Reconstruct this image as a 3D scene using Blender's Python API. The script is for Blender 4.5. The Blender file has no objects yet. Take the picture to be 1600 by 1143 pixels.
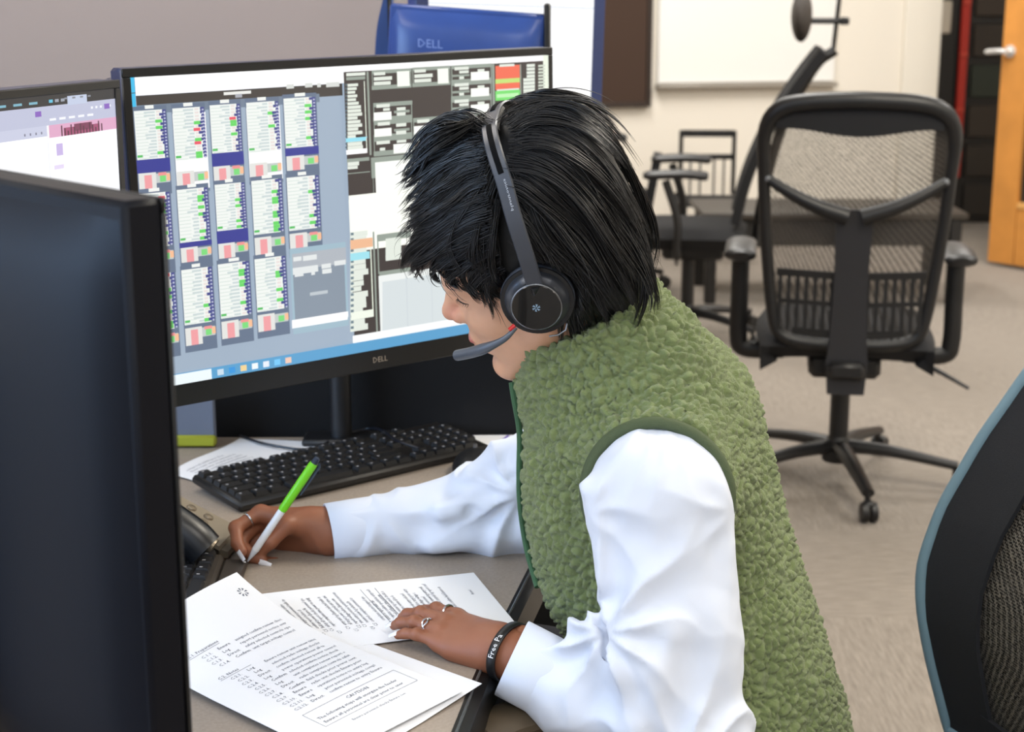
import bpy, bmesh, math, random
import numpy as np
from mathutils import Vector, Matrix

# ------------------------------------------------------------------ camera
SC = bpy.context.scene
FPX, CAMH, HORIZON = 2500.0, 1.45, -38.0
PITCH = math.atan((571.5 - HORIZON) / FPX)
cd = bpy.data.cameras.new('camera')
cam = bpy.data.objects.new('camera', cd)
SC.collection.objects.link(cam)
cam.location = (0, 0, CAMH)
cam.rotation_euler = (math.pi / 2 - PITCH, 0, 0)
cd.sensor_width = 36.0
cd.lens = FPX / 1600 * 36
cd.clip_start = 0.05
cd.dof.use_dof = True
cd.dof.focus_distance = 1.72
cd.dof.aperture_fstop = 8.0
SC.camera = cam

# ------------------------------------------------------------------ world / exposure
SC.view_settings.view_transform = 'Standard'
SC.view_settings.look = 'None'
SC.view_settings.gamma = 1.0
SC.view_settings.use_curve_mapping = False
SC.view_settings.exposure = 0.0
W = bpy.data.worlds.new('world'); SC.world = W
W.use_nodes = True
W.node_tree.nodes['Background'].inputs[0].default_value = (0.75, 0.85, 1.0, 1)
W.node_tree.nodes['Background'].inputs[1].default_value = 0.35


def area(name, loc, rot, sx, sy, power, col):
    l = bpy.data.lights.new(name, 'AREA')
    l.shape = 'RECTANGLE'; l.size = sx; l.size_y = sy
    l.energy = power; l.color = col
    o = bpy.data.objects.new(name, l)
    SC.collection.objects.link(o)
    o.location = loc; o.rotation_euler = rot
    return o


# assumed daylight: an unseen window added in the left wall for cool light
area('assumed_window_daylight', (-3.05, 0.25, 1.75), (0, math.radians(-90), 0), 1.5, 2.6, 112, (0.44, 0.66, 1.0))
CEIL = 2.75
LAMPS = [(-1.6, 1.2, 12, (1, .97, .92)), (0.9, 0.2, 20, (1, .97, .93)), (1.3, 2.6, 46, (1, .93, .80)), (-1.0, 3.0, 11, (1, .95, .90)),
         (0.7, 5.2, 39, (1, .985, .95)), (2.7, 4.6, 35, (1, .985, .95)), (0.4, 7.4, 45, (1, .985, .95)), (2.4, 7.2, 43, (1, .985, .95)), (3.0, 1.4, 34, (1, .93, .80)), (-.4, -.9, 31, (.82, .91, 1))]  # all unseen, assumed overhead; last added behind the camera to brighten the white sleeve
for (lx, ly, lp, lc) in LAMPS:
    area('assumed_ceiling_lamp_light', (lx, ly, CEIL - 0.035), (0, 0, 0), 0.55, 1.15, lp, lc)

# ------------------------------------------------------------------ projection helpers (pixel of the 1600x1143 photo -> point in the room)
_c, _s = math.cos(PITCH), math.sin(PITCH)


def ray(px, py):
    a = (px - 800) / FPX; b = -(py - 571.5) / FPX
    return np.array([a, _c + b * _s, -_s + b * _c])


def at(px, py, Y):
    r = ray(px, py)
    return np.array([0, 0, CAMH]) + r * (Y / r[1])


def on(px, py, z):
    r = ray(px, py)
    return np.array([0, 0, CAMH]) + r * ((z - CAMH) / r[2])


def nrm(v):
    v = np.asarray(v, float)
    return v / np.linalg.norm(v)


# ------------------------------------------------------------------ materials
def lin(c):
    return tuple(((x / 255) / 12.92 if x <= 10 else ((x / 255 + 0.055) / 1.055) ** 2.4) for x in c)


def mat(name, col, rough=0.6, metal=0.0, bump=None, vary=None, spec=0.5, coat=0, sheen=0, alpha=1, trans=0, emit=None, sss=0):
    """col: sRGB 0-255. bump=(scale, strength). vary=(scale, amount)."""
    m = bpy.data.materials.new(name); m.use_nodes = True
    nt = m.node_tree; b = nt.nodes['Principled BSDF']
    c = lin(col) + (1,)
    b.inputs['Base Color'].default_value = c
    b.inputs['Roughness'].default_value = rough
    b.inputs['Metallic'].default_value = metal
    b.inputs['Specular IOR Level'].default_value = spec
    b.inputs['Coat Weight'].default_value = coat
    b.inputs['Sheen Weight'].default_value = sheen
    b.inputs['Transmission Weight'].default_value = trans
    b.inputs['Alpha'].default_value = alpha
    if sss:
        b.inputs['Subsurface Weight'].default_value = sss
        b.inputs['Subsurface Radius'].default_value = (0.012, 0.005, 0.003)
        b.inputs['Subsurface Scale'].default_value = 1.0
    if emit:
        b.inputs['Emission Color'].default_value = lin(emit[0]) + (1,)
        b.inputs['Emission Strength'].default_value = emit[1]
    tc = nt.nodes.new('ShaderNodeTexCoord')
    if vary:
        n = nt.nodes.new('ShaderNodeTexNoise'); n.inputs['Scale'].default_value = vary[0]; n.inputs['Detail'].default_value = 5
        nt.links.new(tc.outputs['Object'], n.inputs['Vector'])
        r = nt.nodes.new('ShaderNodeValToRGB')
        k = vary[1]
        r.color_ramp.elements[0].position = .3; r.color_ramp.elements[1].position = .7
        r.color_ramp.elements[0].color = tuple(x * (1 - k) for x in c[:3]) + (1,)
        r.color_ramp.elements[1].color = tuple(min(1, x * (1 + k)) for x in c[:3]) + (1,)
        nt.links.new(n.outputs['Fac'], r.inputs['Fac'])
        nt.links.new(r.outputs['Color'], b.inputs['Base Color'])
    if bump:
        n = nt.nodes.new('ShaderNodeTexNoise'); n.inputs['Scale'].default_value = bump[0]; n.inputs['Detail'].default_value = 3
        nt.links.new(tc.outputs['Object'], n.inputs['Vector'])
        bp = nt.nodes.new('ShaderNodeBump'); bp.inputs['Strength'].default_value = bump[1]; bp.inputs['Distance'].default_value = 0.002
        nt.links.new(n.outputs['Fac'], bp.inputs['Height'])
        nt.links.new(bp.outputs['Normal'], b.inputs['Normal'])
    return m


def attr_mat(name, rough=0.5, emission=0.0, attr='col'):
    m = bpy.data.materials.new(name); m.use_nodes = True
    nt = m.node_tree; b = nt.nodes['Principled BSDF']
    a = nt.nodes.new('ShaderNodeAttribute'); a.attribute_name = attr
    b.inputs['Roughness'].default_value = rough
    if emission:
        b.inputs['Base Color'].default_value = (0.01, 0.01, 0.01, 1)
        nt.links.new(a.outputs['Color'], b.inputs['Emission Color'])
        b.inputs['Emission Strength'].default_value = emission
    else:
        nt.links.new(a.outputs['Color'], b.inputs['Base Color'])
    return m


def weave_mat(name, col, scale, cover, rough=0.7):
    """woven chair net: tiny holes (transparent) between threads"""
    m = mat(name, col, rough)
    nt = m.node_tree; b = nt.nodes['Principled BSDF']
    tc = nt.nodes.new('ShaderNodeTexCoord')
    mp = nt.nodes.new('ShaderNodeMapping'); mp.inputs['Scale'].default_value = (scale, scale, scale)
    nt.links.new(tc.outputs['Object'], mp.inputs['Vector'])
    v = nt.nodes.new('ShaderNodeTexVoronoi'); v.inputs['Scale'].default_value = 1.0; v.inputs['Randomness'].default_value = 0.25
    nt.links.new(mp.outputs['Vector'], v.inputs['Vector'])
    g = nt.nodes.new('ShaderNodeMath'); g.operation = 'GREATER_THAN'; g.inputs[1].default_value = cover
    nt.links.new(v.outputs['Distance'], g.inputs[0])
    nt.links.new(g.outputs[0], b.inputs['Alpha'])
    return m


# ------------------------------------------------------------------ mesh helpers
COL = SC.collection


class G:
    """collects geometry in room coordinates; mk() links it as ONE mesh object"""
    def __init__(s, T=None):
        s.v = []; s.f = []; s.c = []; s.T = T

    def add(s, v, f, col=None):
        o = len(s.v)
        v = np.asarray(v, float)
        if s.T is not None:
            v = v @ s.T[0].T + s.T[1]
        s.v.extend(map(tuple, v)); s.f.extend(tuple(i + o for i in q) for q in f)
        if col is not None:
            s.c.extend([col] * len(f))
        return s

    def box(s, c, size, R=None, bev=0.0, col=None):
        h = np.asarray(size, float) / 2
        c = np.asarray(c, float)
        b = min(bev, h.min() * .95)
        P = []; F = []
        sg = [(x, y, z) for x in (-1, 1) for y in (-1, 1) for z in (-1, 1)]
        if b <= 0:
            P = [np.array(q) * h for q in sg]
            F = [(0, 1, 3, 2), (4, 6, 7, 5), (0, 4, 5, 1), (2, 3, 7, 6), (0, 2, 6, 4), (1, 5, 7, 3)]
        else:
            for q in sg:
                q = np.array(q)
                for a in range(3):
                    e = h - b; e[a] = h[a]
                    P.append(q * e)
            ix = lambda x, y, z, a: ((x > 0) * 4 + (y > 0) * 2 + (z > 0)) * 3 + a
            for t in (-1, 1):
                F.append(tuple(ix(t, y, z, 0) for y, z in ((-1, -1), (-1, 1), (1, 1), (1, -1))))
                F.append(tuple(ix(x, t, z, 1) for x, z in ((-1, -1), (-1, 1), (1, 1), (1, -1))))
                F.append(tuple(ix(x, y, t, 2) for x, y in ((-1, -1), (-1, 1), (1, 1), (1, -1))))
            for i in (-1, 1):
                for j in (-1, 1):
                    F.append((ix(i, j, -1, 0), ix(i, j, 1, 0), ix(i, j, 1, 1), ix(i, j, -1, 1)))
                    F.append((ix(i, -1, j, 0), ix(i, 1, j, 0), ix(i, 1, j, 2), ix(i, -1, j, 2)))
                    F.append((ix(-1, i, j, 1), ix(1, i, j, 1), ix(1, i, j, 2), ix(-1, i, j, 2)))
                    for k in (-1, 1):
                        F.append((ix(i, j, k, 0), ix(i, j, k, 1), ix(i, j, k, 2)))
        P = np.array(P)
        if R is not None:
            P = P @ np.asarray(R, float)      # rows of R = local axes in room coordinates
        return s.add(P + c, F, col)

    def tube(s, path, r, n=8, closed=False, flat=1.0, up=None, caps=True, col=None):
        path = np.asarray(path, float); m = len(path)
        rr = np.broadcast_to(np.asarray(r, float), (m,))
        if closed:
            tg = np.roll(path, -1, 0) - np.roll(path, 1, 0)
        else:
            tg = np.gradient(path, axis=0)
        tg /= np.linalg.norm(tg, axis=1)[:, None] + 1e-12
        ref = np.array(up if up is not None else (0, 0, 1), float)
        if up is None and abs(tg[0] @ ref) > .9:
            ref = np.array([1., 0, 0])
        P = []
        for i in range(m):
            a = ref - tg[i] * (ref @ tg[i]); a /= np.linalg.norm(a) + 1e-12
            b = np.cross(tg[i], a)
            if up is None: ref = a
            for k in range(n):
                t = 2 * math.pi * k / n
                P.append(path[i] + rr[i] * (a * math.cos(t) * flat + b * math.sin(t)))
        F = []
        for i in range(m if closed else m - 1):
            j = (i + 1) % m
            for k in range(n):
                F.append((i * n + k, i * n + (k + 1) % n, j * n + (k + 1) % n, j * n + k))
        if caps and not closed:
            F.append(tuple(range(n))[::-1]); F.append(tuple((m - 1) * n + k for k in range(n)))
        return s.add(P, F, col)

    def cyl(s, a, b, ra, rb=None, n=16, col=None):
        return s.tube([a, b], [ra, ra if rb is None else rb], n, col=col)

    def lathe(s, c, axis, prof, n=32, xdir=None, col=None):
        """prof: list of (radius, height along axis)"""
        ax = nrm(axis); x = np.array(xdir if xdir is not None else ((1, 0, 0) if abs(ax[0]) < .9 else (0, 1, 0)), float)
        x = nrm(x - ax * (x @ ax)); y = np.cross(ax, x)
        P = []; F = []
        for (r, h) in prof:
            for k in range(n):
                t = 2 * math.pi * k / n
                P.append(np.asarray(c) + ax * h + r * (x * math.cos(t) + y * math.sin(t)))
        for i in range(len(prof) - 1):
            for k in range(n):
                F.append((i * n + k, i * n + (k + 1) % n, (i + 1) * n + (k + 1) % n, (i + 1) * n + k))
        F.append(tuple(range(n))[::-1]); F.append(tuple((len(prof) - 1) * n + k for k in range(n)))
        return s.add(P, F, col)

    def prism(s, poly, vec, col=None):
        n = len(poly); p = np.asarray(poly, float); v = np.asarray(vec, float)
        F = [tuple(range(n))[::-1], tuple(range(n, 2 * n))] + [(i, (i + 1) % n, n + (i + 1) % n, n + i) for i in range(n)]
        return s.add(np.vstack([p, p + v]), F, col)

    def grid(s, fn, nu, nv, thick=0.0, col=None):
        P = np.array([[fn(i / nu, j / nv) for j in range(nv + 1)] for i in range(nu + 1)], float)
        nvv = nv + 1
        F = [(i * nvv + j, (i + 1) * nvv + j, (i + 1) * nvv + j + 1, i * nvv + j + 1) for i in range(nu) for j in range(nv)]
        V = P.reshape(-1, 3)
        if thick:
            du = np.gradient(P, axis=0); dv = np.gradient(P, axis=1)
            N = np.cross(du, dv); N /= np.linalg.norm(N, axis=2)[..., None] + 1e-12
            V2 = (P - N * thick).reshape(-1, 3); o = len(V)
            F2 = [tuple(o + q for q in f[::-1]) for f in F]
            B = [(i * nvv, (i + 1) * nvv) for i in range(nu)][::-1]
            ring = [(i, 0) for i in range(nu)] + [(nu, j) for j in range(nv)] + [(i, nv) for i in range(nu, 0, -1)] + [(0, j) for j in range(nv, 0, -1)]
            ids = [i * nvv + j for i, j in ring]
            F3 = [(ids[k], ids[(k + 1) % len(ids)], o + ids[(k + 1) % len(ids)], o + ids[k]) for k in range(len(ids))]
            return s.add(np.vstack([V, V2]), F + F2 + F3, col)
        return s.add(V, F, col)

    def mk(s, name, m, parent=None, smooth=True, flip=True, sharp=40):
        me = bpy.data.meshes.new(name)
        me.from_pydata(s.v, [], s.f)
        if flip:
            bm = bmesh.new(); bm.from_mesh(me)
            bmesh.ops.recalc_face_normals(bm, faces=bm.faces)
            bm.to_mesh(me); bm.free()
        if s.c:
            a = me.color_attributes.new('col', 'FLOAT_COLOR', 'CORNER')
            arr = np.ones((len(me.loops), 4), np.float32)
            st = np.zeros(len(me.polygons), np.int32); tt = np.zeros(len(me.polygons), np.int32)
            me.polygons.foreach_get('loop_start', st); me.polygons.foreach_get('loop_total', tt)
            for i in range(len(st)):
                arr[st[i]:st[i] + tt[i], :3] = s.c[i]
            a.data.foreach_set('color', arr.ravel())
        me.materials.append(m)
        if smooth:
            me.shade_smooth()
            if sharp:
                me.set_sharp_from_angle(angle=math.radians(sharp))
        return link(name, me, parent)


def link(name, me, parent=None):
    o = bpy.data.objects.new(name, me)
    COL.objects.link(o)
    if parent is not None:
        o.parent = parent
        p = parent
        while p.parent is not None: p = p.parent
        if parent.type == 'EMPTY':
            o.matrix_parent_inverse = Matrix.Translation(-parent.location)
    return o


def fast_mesh(name, V, Q, m, parent=None, smooth=True):
    me = bpy.data.meshes.new(name)
    V = np.asarray(V, np.float32); Q = np.asarray(Q, np.int32)
    k = Q.shape[1]
    me.vertices.add(len(V)); me.vertices.foreach_set('co', V.ravel())
    me.loops.add(Q.size); me.loops.foreach_set('vertex_index', Q.ravel())
    me.polygons.add(len(Q)); me.polygons.foreach_set('loop_start', np.arange(0, Q.size, k, dtype=np.int32))
    me.polygons.foreach_set('loop_total', np.full(len(Q), k, np.int32))
    me.update(calc_edges=True)
    me.materials.append(m)
    if smooth: me.shade_smooth()
    return link(name, me, parent)


def thing(name, label, cat, loc=(0, 0, 0), group=None):
    o = bpy.data.objects.new(name, None); COL.objects.link(o)
    o.location = [float(x) for x in loc]; o.empty_display_size = 0.05
    return tag(o, label, cat, group)


def tag(o, label, cat, group=None):
    o['label'] = label; o['category'] = cat
    if group: o['group'] = group
    return o


def struct(o):
    o['kind'] = 'structure'
    return o


def bez(pts, n=8):
    """Catmull-Rom through points"""
    p = np.asarray(pts, float)
    p = np.vstack([2 * p[0] - p[1], p, 2 * p[-1] - p[-2]])
    out = []
    for i in range(1, len(p) - 2):
        for t in np.linspace(0, 1, n, endpoint=False):
            a, b, c_, d = p[i - 1], p[i], p[i + 1], p[i + 2]
            out.append(.5 * (2 * b + (c_ - a) * t + (2 * a - 5 * b + 4 * c_ - d) * t * t + (3 * b - a - 3 * c_ + d) * t ** 3))
    out.append(p[-2])
    return np.array(out)


def text_geo(txt, size):
    """flat letters: 2-D vertices and faces"""
    cu = bpy.data.curves.new('t', 'FONT'); cu.body = txt; cu.size = size; cu.resolution_u = 1
    o = bpy.data.objects.new('t', cu); COL.objects.link(o)
    dg = bpy.context.evaluated_depsgraph_get()
    me = o.evaluated_get(dg).to_mesh()
    v = np.array([x.co[:2] for x in me.vertices]).reshape(-1, 2); f = [tuple(p.vertices) for p in me.polygons]
    o.evaluated_get(dg).to_mesh_clear()
    bpy.data.objects.remove(o); bpy.data.curves.remove(cu)
    return v, f


# ------------------------------------------------------------------ signed-distance modelling (for the person)
def rc(a, b, ra, rb, k=0.01, op=1):
    a = np.asarray(a, float); b = np.asarray(b, float); ab = b - a; L = ab @ ab + 1e-12
    def fn(P):
        q = P - a
        t = np.clip(q @ ab / L, 0, 1)
        return np.linalg.norm(q - t[:, None] * ab, axis=1) - (ra + (rb - ra) * t)
    return (fn, k, op)


def ell(c, r, R=None, k=0.01, op=1):
    c = np.asarray(c, float); r = np.asarray(r, float)
    R = np.eye(3) if R is None else np.asarray(R, float)
    def fn(P):
        q = (P - c) @ R.T
        k0 = np.linalg.norm(q / r, axis=1); k1 = np.linalg.norm(q / r ** 2, axis=1) + 1e-9
        return np.where(k0 < .25, -r.min() * (1 - k0), k0 * (k0 - 1) / k1)
    return (fn, k, op)


def plane(c, n, k=0.005):
    """keep the side opposite to n"""
    c = np.asarray(c, float); n = nrm(n)
    return (lambda P: -((P - c) @ n), k, -1)


def sdf_eval(prims, P):
    d = None
    for fn, k, op in prims:
        e = fn(P)
        if d is None: d = e; continue
        if op == 1:
            h = np.clip(.5 + .5 * (d - e) / k, 0, 1)
            d = d * (1 - h) + e * h - k * h * (1 - h)
        else:                                   # subtract
            h = np.clip(.5 - .5 * (d + e) / k, 0, 1)
            d = d * (1 - h) + (-e) * h + k * h * (1 - h)
    return d


def sdf_mesh(prims, lo, hi, vox, smooth=2):
    lo = np.asarray(lo, float); hi = np.asarray(hi, float)
    B = 16; bs = B * vox
    nb = np.ceil((hi - lo) / bs).astype(int)
    I = np.stack(np.meshgrid(*[np.arange(n) for n in nb], indexing='ij'), -1).reshape(-1, 3)
    ctr = lo + (I + .5) * bs
    rad = bs * .87
    dv = np.stack([np.abs(f(ctr)) for f, k, o in prims]); fv = np.stack([f(ctr) for f, k, o in prims])
    D = sdf_eval(prims, ctr)
    keep = np.where(np.abs(D) < rad * 1.6 + .006)[0]
    g = np.stack(np.meshgrid(*[np.arange(B + 1)] * 3, indexing='ij'), -1).reshape(-1, 3)
    NN = (nb * B + 2).astype(np.int64)
    key = lambda i: (i[:, 0] * NN[1] + i[:, 1]) * NN[2] + i[:, 2]
    VK = []; VP = []; EK = []
    corners = [(x, y, z) for x in (0, 1) for y in (0, 1) for z in (0, 1)]
    edges = [(a, b) for a in range(8) for b in range(a + 1, 8) if bin(a ^ b).count('1') == 1]
    for bi in keep:
        act = [p for j, p in enumerate(prims) if j == 0 or fv[j, bi] < rad * 1.5 + 2 * p[1] + .01]
        base = I[bi] * B
        d = sdf_eval(act, lo + (base + g) * vox).reshape(B + 1, B + 1, B + 1)
        sgn = d < 0
        if sgn.all() or not sgn.any(): continue
        cv = np.stack([sgn[x:x + B, y:y + B, z:z + B] for x, y, z in corners])
        m = cv.any(0) & ~cv.all(0)
        idx = np.argwhere(m)
        dd = np.stack([d[idx[:, 0] + x, idx[:, 1] + y, idx[:, 2] + z] for x, y, z in corners], 1)
        acc = np.zeros((len(idx), 3)); cnt = np.zeros(len(idx))
        for a, b in edges:
            A, Bv = dd[:, a], dd[:, b]
            c = (A < 0) != (Bv < 0)
            t = np.where(c, A / np.where(c, A - Bv, 1), 0)
            p = np.array(corners[a]) + t[:, None] * (np.array(corners[b]) - np.array(corners[a]))
            acc += p * c[:, None]; cnt += c
        VP.append(lo + (base + idx + acc / cnt[:, None]) * vox); VK.append(key((base + idx).astype(np.int64)))
        for ax in range(3):
            o = [0, 0, 0]; o[ax] = 1
            s0 = sgn[:B, :B, :B]; s1 = sgn[o[0]:B + o[0], o[1]:B + o[1], o[2]:B + o[2]]
            e = np.argwhere(s0 != s1)
            if len(e): EK.append(np.c_[base + e, np.full(len(e), ax), s0[e[:, 0], e[:, 1], e[:, 2]]])
    VK = np.concatenate(VK); VP = np.concatenate(VP); EK = np.concatenate(EK).astype(np.int64)
    od = np.argsort(VK); VK = VK[od]; VP = VP[od]
    Q = []
    for ax in range(3):
        e = EK[EK[:, 3] == ax]
        b_, c_ = (ax + 1) % 3, (ax + 2) % 3
        ids = []; ok = np.ones(len(e), bool)
        for (u, v) in ((-1, -1), (0, -1), (0, 0), (-1, 0)):
            i = e[:, :3].copy(); i[:, b_] += u; i[:, c_] += v
            kk = key(i); p = np.clip(np.searchsorted(VK, kk), 0, len(VK) - 1)
            ok &= VK[p] == kk; ids.append(p)
        q = np.stack(ids, 1); fl = e[:, 4] == 0
        q[fl] = q[fl][:, ::-1]
        Q.append(q[ok])
    Q = np.concatenate(Q)
    for _ in range(smooth):
        for lam in (.5, -.52):
            VP = VP + lam * (lap(VP, Q) - VP)
    return VP, Q


def lap(V, Q):
    a = np.zeros_like(V); n = np.zeros(len(V))
    k = Q.shape[1]
    for i in range(k):
        j = (i + 1) % k
        for u, v in ((Q[:, i], Q[:, j]), (Q[:, j], Q[:, i])):
            for x in range(3): a[:, x] += np.bincount(u, V[v, x], len(V))
            n += np.bincount(u, minlength=len(V))
    return a / np.maximum(n, 1)[:, None]


def vnormals(V, Q):
    fn = np.cross(V[Q[:, 2]] - V[Q[:, 0]], V[Q[:, 3]] - V[Q[:, 1]])
    N = np.zeros_like(V)
    for i in range(4):
        for x in range(3): N[:, x] += np.bincount(Q[:, i], fn[:, x], len(V))
    return N / (np.linalg.norm(N, axis=1)[:, None] + 1e-12)


def hash3(i, s=0):
    i = i.astype(np.int64)
    h = (i[:, 0] * 73856093) ^ (i[:, 1] * 19349663) ^ (i[:, 2] * 83492791) ^ (s * 2654435761)
    h = (h ^ (h >> 13)) * 1274126177
    h = h ^ (h >> 16)
    return (h & 0xffff) / 65535.0


def cellular(P, size):
    """F1, F2 distances of 3-D cellular noise, cell size in metres"""
    q = P / size; b = np.floor(q)
    f1 = np.full(len(P), 9.); f2 = np.full(len(P), 9.)
    for x in (-1, 0, 1):
        for y in (-1, 0, 1):
            for z in (-1, 0, 1):
                c = b + (x, y, z)
                j = np.stack([hash3(c, 1), hash3(c, 2), hash3(c, 3)], 1)
                d = np.linalg.norm(c + j - q, axis=1)
                f2 = np.minimum(f2, np.maximum(d, f1)); f1 = np.minimum(f1, d)
    return f1, f2


def vnoise(P, size):
    q = P / size; b = np.floor(q); t = q - b; t = t * t * (3 - 2 * t)
    r = 0
    for x in (0, 1):
        for y in (0, 1):
            for z in (0, 1):
                w = (t[:, 0] if x else 1 - t[:, 0]) * (t[:, 1] if y else 1 - t[:, 1]) * (t[:, 2] if z else 1 - t[:, 2])
                r = r + w * hash3(b + (x, y, z), 7)
    return r

# ================================================================== THE ROOM
M_WALL = mat('wall_paint_cream', (238, 231, 219), .85, bump=(220, .05))
M_WALLG = mat('wall_paint_greige', (168, 154, 148), .9, bump=(220, .05))
M_CEIL = mat('ceiling_tile', (232, 230, 224), .9, bump=(90, .1))
M_TRIM = mat('trim_paint', (240, 234, 222), .55)
M_BLACK = mat('black_plastic', (24, 24, 26), .45)
M_BLACKG = mat('black_gloss', (12, 12, 14), .18)
M_METAL = mat('brushed_metal', (190, 190, 188), .3, 1.0)
M_LAMP = mat('lamp_diffuser', (250, 245, 235), .5, emit=((255, 240, 215), 2.5))


def carpet():
    m = mat('carpet', (172, 160, 146), .97, sheen=.2)
    nt = m.node_tree; b = nt.nodes['Principled BSDF']; L = nt.links
    tc = nt.nodes.new('ShaderNodeTexCoord')
    outs = []
    for sc, seed in (((130, 14, 1), 0.), ((14, 130, 1), 4.)):
        mp = nt.nodes.new('ShaderNodeMapping'); mp.inputs['Scale'].default_value = sc; mp.inputs['Location'].default_value = (seed, seed, 0)
        L.new(tc.outputs['Object'], mp.inputs['Vector'])
        n = nt.nodes.new('ShaderNodeTexNoise'); n.inputs['Scale'].default_value = 1.0; n.inputs['Detail'].default_value = 6; n.inputs['Roughness'].default_value = .65
        L.new(mp.outputs['Vector'], n.inputs['Vector']); outs.append(n)
    ck = nt.nodes.new('ShaderNodeTexChecker'); ck.inputs['Scale'].default_value = 1.0
    mp = nt.nodes.new('ShaderNodeMapping'); mp.inputs['Scale'].default_value = (1 / .6, 1 / .6, 1); mp.inputs['Location'].default_value = (.13, .2, .5)
    L.new(tc.outputs['Object'], mp.inputs['Vector']); L.new(mp.outputs['Vector'], ck.inputs['Vector'])
    mx = nt.nodes.new('ShaderNodeMix'); mx.data_type = 'FLOAT'
    L.new(ck.outputs['Fac'], mx.inputs[0]); L.new(outs[0].outputs['Fac'], mx.inputs[2]); L.new(outs[1].outputs['Fac'], mx.inputs[3])
    r = nt.nodes.new('ShaderNodeValToRGB')
    e = r.color_ramp.elements
    e[0].position = .28; e[0].color = lin((112, 103, 94)) + (1,)
    e[1].position = .72; e[1].color = lin((152, 142, 131)) + (1,)
    L.new(mx.outputs[0], r.inputs['Fac']); L.new(r.outputs['Color'], b.inputs['Base Color'])
    n = nt.nodes.new('ShaderNodeTexNoise'); n.inputs['Scale'].default_value = 420
    L.new(tc.outputs['Object'], n.inputs['Vector'])
    bp = nt.nodes.new('ShaderNodeBump'); bp.inputs['Strength'].default_value = .4; bp.inputs['Distance'].default_value = .004
    L.new(n.outputs['Fac'], bp.inputs['Height']); L.new(bp.outputs['Normal'], b.inputs['Normal'])
    return m


M_CARPET = carpet()
struct(G().box((.5, 3.9, -.05), (7.5, 13.2, .1)).mk('floor', M_CARPET, smooth=False))
ceil = struct(G().box((.5, 3.9, CEIL + .05), (7.5, 13.2, .1)).mk('ceiling', M_CEIL, smooth=False))
struct(G().box((4.2, 3.9, CEIL / 2), (.1, 13.2, CEIL)).mk('wall_right', M_WALL, smooth=False))
struct(G().box((.5, -2.65, CEIL / 2), (7.5, .1, CEIL)).mk('wall_front', M_WALL, smooth=False))
struct(G().box((.5, 10.4, CEIL / 2), (7.5, .1, CEIL)).mk('wall_rear', M_WALL, smooth=False))
# left wall with the opening of the assumed, unseen window (y -1.1..1.6, z 0.95..2.5)
g = G()
g.box((-3.2, -1.85, CEIL / 2), (.1, 1.5, CEIL)); g.box((-3.2, 6.0, CEIL / 2), (.1, 8.8, CEIL))
g.box((-3.2, .25, .475), (.1, 2.7, .95)); g.box((-3.2, .25, 2.625), (.1, 2.7, .25))
struct(g.mk('wall_left', M_WALL, smooth=False))
w1 = struct(G().box((-3.2, .25, 1.725), (.012, 2.66, 1.52)).mk('assumed_window_1', mat('assumed_window_glass', (235, 243, 250), .05, alpha=.15, emit=((205, 225, 255), .6)), smooth=False))  # unseen window, assumed from the cool light; its glass glows faintly
g = G()
for yy in (-1.08, .25, 1.58): g.box((-3.18, yy, 1.725), (.06, .05, 1.55), bev=.004)
for zz in (.97, 2.48): g.box((-3.18, .25, zz), (.06, 2.7, .05), bev=.004)
g.mk('assumed_window_frame', M_TRIM, w1)

# far wall (cream), slightly turned, with its whiteboard; grey wall behind the workstations
WB0 = np.array([.74, 8.85]); WBD = nrm((1, .2)); WBN = np.array([WBD[1], -WBD[0]])


def wb(s, z, out=0.):
    p = WB0 + WBD * s + WBN * out
    return np.array([p[0], p[1], z])


RB = np.array([[WBD[0], WBD[1], 0], [WBN[0], WBN[1], 0], [0, 0, 1]])
struct(G().box(wb(-1.15, CEIL / 2, -.06), (5.7, .12, CEIL), RB).mk('wall_back', M_WALL, smooth=False))
struct(G().box(wb(-1.15, .05, .008), (5.7, .016, .1), RB, bev=.003).mk('baseboard_back', mat('baseboard_vinyl', (120, 110, 100), .6), smooth=False))
struct(G().box((-1.475, 3.8, CEIL / 2), (3.35, .1, CEIL)).mk('wall_side', M_WALLG, smooth=False))
# white casing of the doorway
t1 = struct(G().box(wb(1.585, 1.1, .015), (.22, .03, 2.2), RB, bev=.006).mk('trim_1', M_TRIM))
struct(G().box((3.6, 9.3, 2.45), (1.4, .12, .6)).mk('trim_2', M_WALL, smooth=False))

# whiteboard and dark brown board on the far wall
wbd = thing('whiteboard', 'wide white dry erase board on the far cream wall', 'whiteboard', wb(.56, .86, .02))
G().box(wb(.56, 1.56, .015), (1.02, .02, 1.36), RB, bev=.003).mk('panel', mat('whiteboard_enamel', (244, 243, 240), .25), wbd)
G().box(wb(.56, .865, .035), (1.04, .06, .022), RB, bev=.004).mk('tray', mat('alu_tray', (172, 166, 158), .4, .6), wbd)
G().box(wb(.56, 2.25, .018), (1.04, .03, .03), RB, bev=.004).mk('top_rail', M_METAL, wbd)
bb = thing('pinboard', 'dark brown pinboard hanging beside the whiteboard', 'pinboard', wb(-.3, .78, .03))
G().box(wb(-.32, 1.5, .02), (.64, .04, 1.44), RB, bev=.004).mk('panel', mat('brown_felt', (66, 48, 38), .9, bump=(300, .2)), bb)
G().box(wb(-.005, 1.5, .022), (.03, .05, 1.46), RB, bev=.004).mk('frame_side', mat('dark_wood', (44, 32, 26), .5), bb)
G().box(wb(-.32, .77, .022), (.66, .05, .03), RB, bev=.004).mk('frame_bottom', mat('dark_wood2', (50, 38, 32), .5), bb)

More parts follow.
